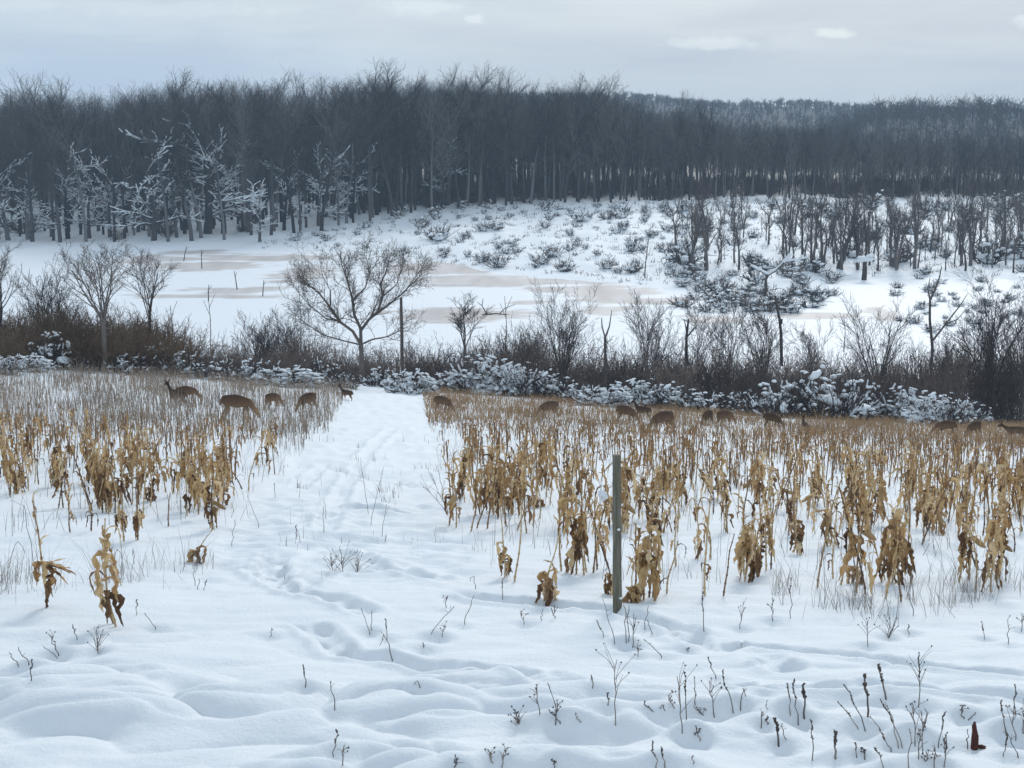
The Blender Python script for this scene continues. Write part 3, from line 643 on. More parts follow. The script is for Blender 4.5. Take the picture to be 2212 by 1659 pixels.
def instancer(o, name, meshes):
    ng = bpy.data.node_groups.new(name, 'GeometryNodeTree')
    ng.interface.new_socket('Geometry', in_out='INPUT', socket_type='NodeSocketGeometry'); ng.interface.new_socket('Geometry', in_out='OUTPUT', socket_type='NodeSocketGeometry')
    gi = ng.nodes.new('NodeGroupInput'); go = ng.nodes.new('NodeGroupOutput'); jn = ng.nodes.new('GeometryNodeJoinGeometry'); gl = ng.links.new
    for k, pm in enumerate(meshes):
        po = bpy.data.objects.new(pm.name, pm)
        inst = ng.nodes.new('GeometryNodeInstanceOnPoints'); oi = ng.nodes.new('GeometryNodeObjectInfo'); oi.inputs['Object'].default_value = po; oi.inputs['As Instance'].default_value = True
        rv = ng.nodes.new('FunctionNodeRandomValue'); rv.data_type = 'FLOAT_VECTOR'; rv.inputs[0].default_value = (0, 0, 0); rv.inputs[1].default_value = (0, 0, 6.283); rv.inputs['Seed'].default_value = 3
        na = ng.nodes.new('GeometryNodeInputNamedAttribute'); na.data_type = 'FLOAT'; na.inputs['Name'].default_value = 'tree_scale'
        ix = ng.nodes.new('GeometryNodeInputIndex'); mo = ng.nodes.new('ShaderNodeMath'); mo.operation = 'MODULO'; mo.inputs[1].default_value = len(meshes)
        eq = ng.nodes.new('ShaderNodeMath'); eq.operation = 'COMPARE'; eq.inputs[1].default_value = k; eq.inputs[2].default_value = .1
        gl(ix.outputs[0], mo.inputs[0]); gl(mo.outputs[0], eq.inputs[0]); gl(gi.outputs[0], inst.inputs['Points']); gl(eq.outputs[0], inst.inputs['Selection'])
        gl(oi.outputs['Geometry'], inst.inputs['Instance']); gl(rv.outputs[0], inst.inputs['Rotation']); gl(na.outputs[0], inst.inputs['Scale']); gl(inst.outputs[0], jn.inputs[0])
    gl(jn.outputs[0], go.inputs[0])
    md = o.modifiers.new('instances', 'NODES'); md.node_group = ng
instancer(deepo, 'deep_forest', [joined('deep_tree', tall[k * 2][0], tall[k * 2][1], M_forest) for k in range(4)])

# ------------------------------------------------------------------ scrub slope between pond and forest
def shrub_mesh(seed, W, H, stems, mat, cfg_l=2, rmin=.012, r0=.022, snow=0.0, spread=1.0, name='shrub'):
    R = random.Random(seed); s = Seg()
    cfg = dict(levels=cfg_l, nseg=[5, 3, 2], kids=[5, 3], start=[.2, .2], tip=[.4, .5, .6], wob=[.13, .2, .2], up=[.06, .08, .05], ang=[38, 40], frac=[.42, .5], fall=[.4, .3], rfrac=[.6, .7], rmin=rmin)
    for k in range(stems):
        a = R.uniform(0, 6.283); t = R.random() ** .7; b = W * .28 * R.random() ** .5; tl = t * .95 * spread
        d = Vector((math.cos(a) * math.sin(tl), math.sin(a) * math.sin(tl), math.cos(tl)))
        grow(R, s, Vector((math.cos(a) * b, math.sin(a) * b, -.05)), d, H * R.uniform(.6, 1.05), r0 * R.uniform(.6, 1.2), 0, cfg)
    A = s.arr(); A[:, 8] = 2
    return tube_mesh(name, A, mat, 3), A, R

scrub = []
for i in range(9):
    m_, A, R2 = shrub_mesh(300 + i, 1.1, 1.0, 16 + 2 * i, M_scrub, 1, .017, .026, spread=1.2, name='scrub_shrub')
    tips = A[A[:, 5] > .25]; it = []
    for k in range(14):
        t = tips[R2.randrange(len(tips))]; rr = R2.uniform(.05, .15); it.append((t[3], t[4], t[5], rr * 1.3, rr, rr * .6, R2.uniform(0, 6), R2.uniform(-.4, .4)))
    for k in range(3): it.append((R2.gauss(0, .2), R2.gauss(0, .2), R2.uniform(.05, .3), .3, .22, .16, R2.uniform(0, 6), 0))
    scrub.append((m_, blobs_mesh('scrub_snow', it, R2, M_snowcap)))
Ru = random.Random(77); up = []
for k in range(520):
    u = Ru.uniform(-.36, .36); d = dfront(u) + 3 + Ru.random() * 45
    if u < -.1 and Ru.random() < .75: continue
    up.append((u * d, d, Ru.uniform(1.2, 2.8)))
P = np.array(up); scu = P[:, 2].copy(); P[:, 2] = ground(P[:, 0], P[:, 1]); me = bpy.data.meshes.new('forest_undergrowth'); me.vertices.add(len(P)); me.vertices.foreach_set('co', P.astype(np.float32).ravel())
a = me.attributes.new('tree_scale', 'FLOAT', 'POINT'); a.data.foreach_set('value', scu.astype(np.float32)); me.update()
uo = obj('forest_undergrowth', me); tag(uo, 'dusky undergrowth between the trunks at the forest foot', 'undergrowth', None, 'stuff'); instancer(uo, 'forest_undergrowth', [scrub[i][0] for i in (3, 5, 7, 8)])
SC_L = {z: ('low shrub in the snow on the near bank of the pond', 'shrubs on the near bank') if z == 3 else ('', 'snow-dusted shrubs on the scrub slope') for z in range(4)}
def scrub_label(x, y, s, zone):
    if zone == 3: return SC_L[3][0]
    X = x / y * F + CX; w = 'tiny' if s < .7 else 'small' if s < 1.0 else 'middling' if s < 1.4 else 'large'; ds = float(np.interp(x / y, _su, _sd)); q = (y - ds) / max(10., dfront(x / y) - ds)
    ro = 'low on' if q < .33 else 'halfway up' if q < .66 else 'high on'
    wh = 'below the snow-limbed forest edge' if X < 860 else 'around the dark rounded bush' if X < 1060 else 'above the middle of the pond' if X < 1250 else 'around the pale sapling' if X < 1480 else 'at the dark straight trunks' if X < 1850 else 'right of the thickest trunk'
    return '%s snow-dusted shrub %s the slope %s' % (w, ro, wh)
def put_scrub(x, y, s, sz, zone, R, label=None):
    m = R.choice(scrub[4:] if zone == 2 else scrub); o = obj('scrub_shrub', m[0], None, (x, y, gz(x, y))); o.rotation_euler = (0, 0, R.uniform(0, 6.28)); o.scale = (s, s, sz)
    tag(o, label or scrub_label(x, y, s, zone), 'shrub', SC_L[zone][1]); tag(obj('snow_cap', m[1], o), kind='stuff')
R = random.Random(11); n = 0; tries = 0; cells.clear()
while n < 205 and tries < 20000:
    tries += 1
    X = R.uniform(620, 1520) if R.random() < .75 else R.uniform(1420, 2230); Y = 446 + 200 * R.random() ** 1.5; x, y = pix(X, Y); u = x / y
    ds = float(np.interp(u, _su, _sd))
    if y < ds + 3 or y > dfront(u) + 6: continue
    dens = .7 + .5 * float(pn(np.array([x / 7]), np.array([y / 9]), 61)[0]) + (.35 if X > 1420 else 0)
    if R.random() > dens: continue
    s = R.choice((.6, .7, .8, 1.0, 1.2, 1.5)) * R.uniform(.8, 1.2)
    if X > 1450: s *= 1.35 if X < 1650 else 1.9
    if not far_enough(x, y, 1.0): continue
    s *= .9; put_scrub(x, y, s, s * R.uniform(.8, 1.2), 0 if X < 1000 else 1 if X < 1480 else 2, R); n += 1
TG = 0
while TG < 92:
    if R.random() < .62: X, Y = R.uniform(1470, 1800), R.uniform(588, 668)
    else: X, Y = R.uniform(1930, 2240), R.uniform(590, 715)
    d = far_ray_d(Y + 8); x = row_u(X) * d
    if not far_enough(x, d, 1.15): continue
    m = R.choice(scrub); sc_ = R.uniform(.8, 1.6) if X < 1850 else R.uniform(.4, .85); o = obj('scrub_shrub', m[0], None, (x, d, max(gz(x, d), -.02))); o.rotation_euler = (0, 0, R.uniform(0, 6.28)); o.scale = (sc_ * 1.15, sc_ * 1.15, sc_ * .85)
    wh = ('left end of the brushy tongue reaching into the pond' if X < 1580 else 'middle of the brushy tongue by the bent snow-laden tree' if X < 1690 else 'tip of the brushy tongue reaching into the pond') if X < 1850 else ('snowy brush behind the crooked tree' if X < 2080 else 'snowy brush behind the biggest bare tree')
    tag(o, ('big ' if sc_ > 1.3 else 'small ' if sc_ < 1.0 else '') + 'snow-matted shrub in the ' + wh, 'shrub', 'snow-matted shrubs by the right part of the pond'); tag(obj('snow_cap', m[1], o), kind='stuff'); TG += 1
for X, Y, s, lb in ((945, 518, 2.4, 'dark rounded bush standing out in the middle of the snowy scrub slope'), (1260, 478, 2.2, 'large dark bush near the top of the scrub slope'), (1340, 470, 2.0, 'snow-mounded brush pile at the top of the scrub slope'),
                    (1480, 570, 2.6, 'broad dark bush at the left foot of the right-hand trees'), (1195, 555, 1.8, 'wide snowy bush low on the scrub slope'), (1090, 550, 1.2, 'small dark bush near the pond edge of the slope')):
    x, y = pix(X, Y); put_scrub(x, y, s, s * .95, 1, R, lb)
for k in range(34):
    X = R.choice((R.uniform(350, 640), R.uniform(560, 2200))); d = R.uniform(96, 110); x = row_u(X) * d
    put_scrub(x, d, R.uniform(.7, 1.3), R.uniform(.6, 1.1), 3, R)

# dark bare trees rising out of the scrub at right, and saplings
MID = dict(levels=3, nseg=[9, 6, 4, 3], kids=[10, 5, 4], start=[.38, .25, .2], tip=[.3, .35, .4, .5], wob=[.07, .14, .18, .2], up=[.03, .08, .08, .05],
           ang=[42, 42, 40], frac=[.38, .45, .48], fall=[.45, .4, .4], rfrac=[.5, .5, .6], rmin=.014, fork=2)
THIN = dict(levels=2, nseg=[9, 5, 3], kids=[14, 5], start=[.3, .2], tip=[.25, .4, .5], wob=[.05, .12, .15], up=[.02, .08, .06], ang=[40, 38], frac=[.3, .45], fall=[.6, .4], rfrac=[.45, .6], rmin=.012)
mid = [tree_meshes('mid_tree', 200 + i, MID, 8.0, .20, M_bark) for i in range(6)]
thin = [tree_meshes('thin_tree', 220 + i, THIN, 6.0, .075, M_bark) for i in range(5)]
MT = [(1752, 575, 452, 0, 1.3, 'left one of the two dark straight trunks in the right-hand scrub'), (1779, 577, 446, 1, 1.1, 'right one of the two dark straight trunks in the right-hand scrub'),
      (1813, 580, 402, 2, 1.7, 'thickest dark trunk with a V-shaped crown in the right-hand scrub'), (1525, 574, 486, 3, .9, 'dark slim tree at the left end of the right-hand scrub'), (1655, 520, 440, 4, .8, 'slim dark tree against the forest in the scrub'),
      (2105, 560, 428, 5, 1.2, 'dark tree with raised limbs near the right edge of the scrub'), (2170, 530, 385, 0, 1.0, 'leaning dark tree at the right edge before the forest'), (1870, 565, 470, 3, .9, None), (2010, 545, 440, 1, 1.0, None)]
for X, Yb, Yt, k, w, lb in MT:
    x, y = pix(X, Yb); z = gz(x, y); h = (elev_at(Yt, y) - z) / 8
    plant('bare_tree', lb or 'dark bare tree standing in the snowy scrub at right', 'tree', 'bare trees in the right-hand scrub', (x, y, z), k * 1.3, (h * w, h * w, h), mid[k])
R = random.Random(13)
for k in range(215):
    X = R.uniform(1840, 2235) if k > 150 else R.choice((R.uniform(1640, 2230), R.uniform(1780, 2230), R.uniform(1840, 2230), R.uniform(1690, 1860), R.uniform(1690, 1860), R.uniform(1540, 1700))) if k % 9 else R.uniform(1450, 1560); Yb = R.uniform(452, 596); x, y = pix(X, Yb); z = gz(x, y)
    if z < .2: continue
    h = min(10.5, max(2.6, (Yb - (R.uniform(372, 452) if R.random() < .6 else R.uniform(440, 500))) / F * y)); m_ = R.choice(mid); s = h / 8
    wh = 'left of the thickest dark trunk' if X < 1790 else 'just right of the thickest dark trunk' if X < 1920 else 'between the snow-capped stump and the right edge' if X < 2080 else 'at the right picture edge'
    ro = 'near the pond shore' if Yb > 560 else 'midway up the slope' if Yb > 520 else 'close to the forest'
    plant('bare_tree', 'dark bare scrub tree %s, %s' % (wh, ro), 'tree', 'bare trees in the right-hand scrub', (x, y, z), R.uniform(0, 6), (s * R.uniform(.6, .95),) * 2 + (s,), m_)
for X, Yb, Yt, k, lb in ((1393, 600, 478, 0, 'thin pale sapling alone low on the snowy scrub slope'), (1565, 560, 500, 1, 'thin sapling in the scrub left of the dark trunks'), (1230, 560, 515, 2, 'small sapling in the middle of the scrub slope')):
    x, y = pix(X, Yb); z = gz(x, y); h = (elev_at(Yt, y) - z) / 6
    plant('sapling', lb, 'sapling', None, (x, y, z), k, h, thin[k])
# bent snow-laden tree and snow-capped stump at the scrub edge
def poly_tree(name, label, cat, loc, lines, mat, snow=None, group=None):
    e = empty(name, loc); tag(e, label, cat, group); A = []
    for i, (pts, r0, r1) in enumerate(lines):
        n = len(pts) - 1
        for j in range(n):
            A.append((*pts[j], *pts[j + 1], r0 + (r1 - r0) * j / n, r0 + (r1 - r0) * (j + 1) / n, 0 if i == 0 else 1))
    A = np.array(A); obj('trunk', tube_mesh(name + '_trunk', A[A[:, 8] == 0], mat), e)
    if (A[:, 8] == 1).any(): obj('limb', tube_mesh(name + '_limb', A[A[:, 8] == 1], mat), e)
    if snow:
        sa = snow_on(A, random.Random(1), 1, snow)
        if len(sa): tag(obj('snow_cap', tube_mesh(name + '_snow', sa, M_snowcap, 5), e), kind='stuff')
    return e
x, y = pix(1652, 640); z = gz(x, y)
poly_tree('bent_tree', 'low bent tree with thick snow along its spreading limbs at the pond edge', 'tree', (x, y, z), [([(0, 0, 0), (.1, 0, .8), (.05, 0, 1.5), (.2, 0, 1.9)], .16, .11),
          ([(.2, 0, 1.9), (-.5, .1, 2.3), (-1.3, 0, 2.7)], .1, .04), ([(.2, 0, 1.9), (.9, 0, 2.3), (1.6, .1, 3.0), (2.6, 0, 3.2), (3.8, .2, 3.35)], .11, .05), ([(1.6, .1, 3.0), (2.2, 0, 3.7)], .05, .03), ([(2.6, 0, 3.2), (3.3, 0, 3.0)], .05, .03)], M_bark, .15)
x, y = pix(1866, 606); z = gz(x, y)
e = poly_tree('tree_stump', 'broken stump with a flat cap of snow at the far pond shore', 'stump', (x, y, z), [([(0, 0, 0), (.05, 0, 1.0), (0, 0, 2.0)], .28, .2)], M_bark)
obj('snow_cap', blobs_mesh('stump_snow', [(0, 0, 2.0, 1.1, .6, .3, .2, .1), (.5, .1, 2.35, .5, .35, .25, 0, .2), (-.3, 0, 2.2, .5, .4, .22, 0, 0)], random.Random(2), M_snowcap), e)
for X, Yb, Yt, dx, lb in ((513, 625, 586, -6, 'single bare stick standing in the pond ice lens'), (567, 640, 605, 4, 'thin stick standing in the pond right of the ice lens'), (396, 564, 532, 8, 'leaning stick at the far left end of the pond'), (436, 580, 540, 0, 'thin upright stick in the pond before the forest'), (450, 650, 615, 2, 'thin stick at the near side of the pond')):
    x, y = pix(X, Yb, lambda a, b: np.zeros_like(np.asarray(a, float))); h = elev_at(Yt, y)
    poly_tree('dead_stick', lb, 'stick', (x, y, -.3), [([(0, 0, 0), (dx * y / F * .5, 0, h * .5 + .3), (dx * y / F, 0, h + .3)], .06, .03), ([(dx * y / F * .7, 0, h * .7 + .3), (dx * y / F + .25, 0, h * .95 + .3)], .03, .015)], M_bark)
x, y = pix(1065, 680, lambda a, b: np.zeros_like(np.asarray(a, float)))
poly_tree('fallen_branch', 'fallen branch lying in the pond ice behind the middle brush', 'branch', (x, y, -.05), [([(-1.0, 0, .0), (.2, .1, .15), (1.3, 0, .05)], .07, .03), ([(-.5, 0, .08), (-.9, 0, .8), (-.8, 0, 1.4)], .05, .02), ([(.5, 0, .1), (1.0, 0, .6), (1.8, 0, .9)], .04, .02), ([(-.9, 0, .8), (-1.3, 0, 1.1)], .03, .015)], M_bark)
# low brush tufts sticking out of the snow all over the slope: too many and too small to count
R = random.Random(17); out = []; k = 0
while k < 1500:
    X = R.uniform(560, 2240); Y = 444 + 200 * R.random() ** 1.3; x, y = row_u(X), 0
    d = dfront(x) - R.random() * 95; u = x; x = u * d
    if d < np.interp(u, _su, _sd) + 1.5: continue
    k += 1; z = gz(x, d) - .05
    for j in range(R.randint(3, 9)):
        a, e = R.uniform(0, 6.28), R.uniform(.4, 1.5); l = R.uniform(.15, .55); bx, by = x + R.gauss(0, .2), d + R.gauss(0, .2)
        out.append((bx, by, z, bx + math.cos(a) * math.cos(e) * l, by + math.sin(a) * math.cos(e) * l, z + math.sin(e) * l, .022, .014, 2))
tag(obj('low_brush', tube_mesh('low_brush', np.array(out), M_scrub, 3)), 'scattered low brush tufts poking through snow on the slope', 'brush', None, 'stuff')

# ------------------------------------------------------------------ hedgerow: thicket, bare trees, snow-laden brambles
def hz_pos(X, d):
    x = row_u(X) * d; return Vector((x, d, gz(x, d)))
thick = [shrub_mesh(400 + i, 2.4, 2.0, 34, M_twig, 2, .0075, .020, spread=.8, name='thicket_shrub')[0] for i in range(7)]
rust = [shrub_mesh(420 + i, 2.4, 2.0, 40, M_rust, 2, .0085, .020, spread=.9, name='rust_shrub')[0] for i in range(4)]
R = random.Random(19)
TZ = [(470, 'just right of the rust-brown thicket', 0), (560, 'left of the low bare shrub-trees', 0), (690, 'under the left limbs of the spreading tree', 0), (800, 'around the trunk of the spreading tree', 0), (930, 'at the dead straight pole', 0), (1060, 'around the small forked tree', 0), (1170, 'left of the many-stemmed vase-shaped tree', 0),
      (1290, 'around the many-stemmed vase-shaped tree', 0), (1370, 'beside the forked snag', 0), (1470, 'around the second vase-shaped tree', 0), (1600, 'at the pale thin-stemmed tree', 0), (1720, 'around the broken dark trunk', 0), (1830, 'behind the left half of the largest bramble mound', 0), (1980, 'under the wide vase-shaped tree', 0), (2080, 'around the crooked tree', 0), (9999, 'under the biggest bare tree at right', 0)]
def thicket(X, d, Yt, meshes, label, group):
    p = hz_pos(X, d); h = max(.8, (elev_at(Yt, d) - p.z)) / 2.0; w = R.uniform(.85, 1.2)
    o = obj('thicket_shrub', R.choice(meshes), None, p); o.rotation_euler = (0, 0, R.uniform(0, 6.28)); o.scale = (w, w, h); tag(o, label, 'shrub', group)
THX = [-100, 380, 450, 560, 640, 760, 900, 1000, 1130, 1190, 1300, 1400, 1500, 1600, 1700, 1800, 1950, 2060, 2300]
THY = [700, 735, 728, 700, 690, 735, 720, 735, 690, 715, 735, 715, 715, 725, 745, 745, 740, 700, 690]
X = 385
while X < 2260:
    for row, dd in enumerate((77, 80.5, 85)):
        xx = X + R.uniform(-14, 14) + row * 9; zt = next(t for lim, t, _ in TZ if xx < lim)
        thicket(xx, dd + R.uniform(-1, 1) + (1.5 if xx > 1500 else 0), np.interp(xx, THX, THY) + (46, 30, 14)[row] + R.uniform(-10, 30), thick, ('front', 'middle', 'rear')[row] + '-row leafless thicket shrub ' + zt, 'thicket shrubs of the hedgerow')
    X += 47
X = -30
while X < 385:
    for row, dd in enumerate((70.5, 73, 76)):
        xx = X + R.uniform(-10, 10) + row * 8
        thicket(xx, dd + R.uniform(-.8, .8), np.interp(xx, [0, 120, 250, 330, 390], [668, 655, 668, 680, 705]) + (45, 20, 0)[row] + R.uniform(-6, 16), rust, ('front', 'middle', 'rear')[row] + '-row rust-brown thicket shrub ' + ('at the left picture edge' if X < 75 else 'left of the tall vase-shaped tree' if X < 180 else 'around the trunk of the tall vase-shaped tree' if X < 260 else 'right of the tall vase-shaped tree' if X < 330 else 'at the right end of the rust-brown thicket'), 'rust-brown thicket shrubs at left')
    X += 30

VASE = dict(levels=3, nseg=[7, 6, 5, 3], kids=[7, 6, 4], start=[.25, .25, .2], tip=[.35, .3, .4, .5], wob=[.055, .065, .09, .12], up=[.04, .07, .08, .06],
            ang=[28, 30, 32], frac=[.5, .48, .5], fall=[.45, .4, .4], rfrac=[.6, .6, .65], rmin=.0075)
def vase(seed, H, W, stems, r, trunk=0.0, lean=.0, cfg=VASE):
    """several stems rising from one foot (or one short trunk) and fanning out"""
    R = random.Random(seed); s = Seg(); top = Vector((lean * trunk, 0, trunk)); s.add(Vector((0, 0, -.2)), top, r * 1.25, r, 0)
    for k in range(stems):
        a = 6.283 * (k + R.random() * .6) / stems; t = W / H * R.uniform(.25, .62) * (.25 if k == 0 else 1)
        d = Vector((math.cos(a) * math.sin(t) + lean, math.sin(a) * math.sin(t), math.cos(t)))
        grow(R, s, top * R.uniform(.85, 1.0), d, H * .72 * R.uniform(.75, 1.1), r * R.uniform(.34, .56), 0 if False else 1 - 1, cfg)
    A = s.arr(); up = A[:, 5] > trunk; k_ = (H - trunk) / max(1e-3, A[:, 5].max() - trunk)
    A[:, 2] = np.where(A[:, 2] > trunk, trunk + (A[:, 2] - trunk) * k_, A[:, 2]); A[:, 5] = np.where(A[:, 5] > trunk, trunk + (A[:, 5] - trunk) * k_, A[:, 5])
    main = A[:, 8] == 0
    return tube_mesh('tree_trunk', A[main], M_bark), tube_mesh('tree_crown', A[~main], M_bark)
def hedge_tree(X, d, Yt, Wpx, stems, r, trunk, seed, label, lean=0.0, name='bare_tree', cfg=VASE):
    p = hz_pos(X, d); H = elev_at(Yt, d) - p.z
    e = plant(name, label, 'tree', 'bare trees in the hedgerow', p, 0.0, 1.0, vase(seed, H, Wpx / F * d, stems, r, trunk * H, lean, cfg)); return e
# foot X, distance, crown top row, crown width (picture), stems, radius, trunk share
hedge_tree(-8, 74, 490, 150, 6, .11, .30, 1, 'bare tree cut off by the left picture edge')
hedge_tree(108, 76, 545, 110, 11, .06, .05, 2, 'many-stemmed bare bush-tree rising from the rust-brown thicket')
hedge_tree(217, 69.3, 505, 175, 7, .10, .38, 3, 'tall vase-shaped bare tree standing in the rust-brown thicket')
hedge_tree(318, 76, 530, 90, 5, .08, .45, 4, 'slender bare tree right of the tall vase-shaped one')
hedge_tree(1003, 79, 622, 80, 5, .07, .45, 6, 'small forked bare tree right of the dead straight pole')
hedge_tree(1217, 80, 600, 165, 9, .07, .12, 7, 'vase-shaped many-stemmed bare tree at the middle of the hedgerow')
hedge_tree(1140, 80, 690, 90, 10, .035, .05, 8, 'low fan-shaped bare shrub-tree left of the many-stemmed tree')
hedge_tree(1410, 81, 618, 130, 8, .06, .10, 9, 'vase-shaped bare tree right of the forked snag')
hedge_tree(1512, 81, 640, 50, 4, .045, .3, 10, 'thin sapling tree right of the second vase-shaped tree')
hedge_tree(1580, 82, 600, 110, 6, .05, .2, 11, 'pale thin-stemmed bare tree left of the broken dark trunk')
hedge_tree(1655, 82, 610, 120, 8, .08, .1, 12, 'many-stemmed bare tree beside the broken dark trunk')
hedge_tree(1905, 82, 612, 190, 7, .11, .15, 13, 'wide vase-shaped bare tree above the largest bramble mound')
hedge_tree(2150, 80, 545, 210, 9, .10, .18, 15, 'biggest bare tree, with many stems, near the right picture edge')
hedge_tree(2225, 78, 600, 120, 8, .08, .1, 16, 'bare tree cut off by the right picture edge')
hedge_tree(560, 82, 660, 70, 8, .035, .05, 17, 'low bare shrub-tree left of the spreading tree')
hedge_tree(620, 84, 650, 70, 8, .035, .05, 18, 'low dark bare shrub-tree beside the spreading tree on its left')
hedge_tree(1760, 86, 680, 60, 6, .03, .1, 19, 'faint thin bare shrub-tree between broken trunk and wide tree')
hedge_tree(2062, 84, 690, 80, 8, .04, .08, 20, 'low bare shrub-tree between the crooked tree and the biggest tree')
# the spreading tree at the end of the field, its crooked limbs built one by one
def spreading():
    d = 75.0; p = hz_pos(779, d); k = d / F; R = random.Random(44); s = Seg()
    def w(X, Y, dy=0): return Vector(((X - 779) * k, dy, elev_at(Y, d) - p.z))
    cfg = dict(levels=2, nseg=[5, 5, 3], kids=[6, 5], start=[.15, .15], tip=[.35, .4, .5], wob=[.13, .17, .2], up=[.05, .05, .03], ang=[42, 45], frac=[.55, .55], fall=[.35, .3], rfrac=[.6, .65], rmin=.009)
    limbs = [([(779, 835), (778, 790), (777, 745)], .15, .13, 0), ([(777, 745), (760, 715), (735, 695), (712, 660), (690, 630), (668, 612)], .09, .035, -.5), ([(777, 745), (776, 710), (762, 680), (757, 640), (748, 610), (740, 585)], .10, .03, .3),
             ([(776, 715), (795, 690), (815, 672), (826, 640), (822, 612), (835, 585)], .085, .03, -.2), ([(795, 690), (830, 665), (862, 640), (885, 618), (905, 600)], .065, .022, .5), ([(782, 742), (800, 735), (835, 730), (865, 716)], .06, .02, .6),
             ([(757, 650), (785, 625), (795, 595), (788, 565)], .05, .02, .8), ([(712, 660), (715, 625), (702, 590)], .045, .02, -.9), ([(735, 695), (700, 690), (665, 665), (640, 640)], .05, .02, .7), ([(777, 745), (745, 735), (700, 720), (660, 690)], .05, .02, -.8), ([(826, 640), (858, 612), (868, 580)], .04, .02, -.6)]
    for pts, r0, r1, dy in limbs:
        n = len(pts) - 1; prev = None
        for i in range(n):
            a = w(*pts[i], dy * i / n * 1.3); b = w(*pts[i + 1], dy * (i + 1) / n * 1.3); ra = r0 + (r1 - r0) * i / n; rb = r0 + (r1 - r0) * (i + 1) / n
            s.add(a, b, ra, rb, 0 if pts[0][1] > 800 else 1)
            if i >= 1 and pts[0][1] < 800:
                for q in range(5):
                    o = a.lerp(b, R.random()); dd = ((b - a).normalized() + rvec(R) * .55 + Vector((0, 0, .25))).normalized()
                    t = Seg(); grow(R, t, o, dd, R.uniform(.8, 1.5), max(.014, rb * .5), 0, cfg)
                    for g in t.a: s.a.append(g[:8] + (2,))
        t = Seg()
        if pts[0][1] < 800:
            grow(R, t, b, (b - a), 1.1, r1, 0, cfg)
            for g in t.a: s.a.append(g[:8] + (2,))
    A = s.arr(); A[:, 6:8] *= .84; plant('spreading_tree', 'wide spreading bare tree with crooked limbs at the end of the snowy path', 'tree', None, p, 0, 1.0,
                       (tube_mesh('spreading_trunk', A[A[:, 8] == 0], M_bark), tube_mesh('spreading_crown', A[A[:, 8] > 0], M_bark)))
spreading()
def pic_snag(name, label, cat, X, d, lines, mat, sc=None):
    p = hz_pos(X, d); k = d / F
    L_ = [([((px - X) * k, 0.02 * j, elev_at(py, d) - p.z) for j, (px, py) in enumerate(pts)], r0, r1) for pts, r0, r1 in lines]
    return poly_tree(name, label, cat, p, L_, mat, sc)
pic_snag('dead_pole', 'dead straight branchless trunk right of the spreading tree', 'dead tree', 865, 84, [([(866, 790), (866, 715), (865, 644)], .10, .075)], M_bark)
pic_snag('forked_snag', 'dark forked dead snag standing behind the snow-covered brambles', 'dead tree', 1310, 76, [([(1311, 850), (1310, 790), (1309, 730)], .085, .06), ([(1309, 730), (1302, 705), (1301, 688)], .04, .022), ([(1309, 730), (1318, 705), (1323, 670)], .05, .015)], M_bark)
pic_snag('broken_tree', 'broken dark leaning trunk among thin bare stems', 'dead tree', 1690, 83, [([(1695, 790), (1692, 720), (1688, 690), (1680, 655), (1678, 640)], .09, .05), ([(1690, 700), (1692, 690)], .1, .08)], M_bark)
pic_snag('crooked_tree', 'dark crooked bare tree left of the biggest tree at right', 'tree', 2022, 81, [([(2022, 850), (2023, 750), (2015, 690), (2014, 650), (2022, 630)], .085, .05), ([(2022, 630), (2032, 600), (2036, 575)], .06, .02), ([(2014, 650), (2008, 625), (2012, 600)], .05, .015), ([(2020, 740), (2050, 700), (2080, 660), (2095, 635)], .06, .015), ([(2050, 700), (2075, 690), (2100, 660)], .04, .012)], M_bark)
pic_snag('broken_snag', 'short pale broken snag beside a thin sapling', 'dead tree', 1488, 83, [([(1487, 790), (1486, 730), (1490, 690)], .09, .05), ([(1486, 730), (1500, 712), (1508, 705)], .05, .03), ([(1487, 720), (1481, 690)], .04, .02)], M_bark)
for X, d, Yt, lb in ((1092 // 1, 86, 640, 'thin upright stem in front of the right end of the ice lenses'), (365, 88, 660, 'thin bare stem rising behind the rust-brown thicket'), (448, 92, 628, 'thin bare sapling at the near bank left of centre'), (645, 88, 615, 'thin dark upright stem left of the spreading tree'), (1830, 90, 680, 'thin bare sapling before the right part of the pond')):
    pic_snag('thin_stem', lb, 'sapling', X, d, [([(X, 760), (X + 2, (760 + Yt) // 2), (X - 2, Yt)], .03, .012), ([(X + 1, (700 + Yt) // 2), (X + 14, (640 + Yt) // 2)], .015, .01), ([(X, (730 + Yt) // 2), (X - 12, (670 + Yt) // 2)], .015, .01)], M_bark)

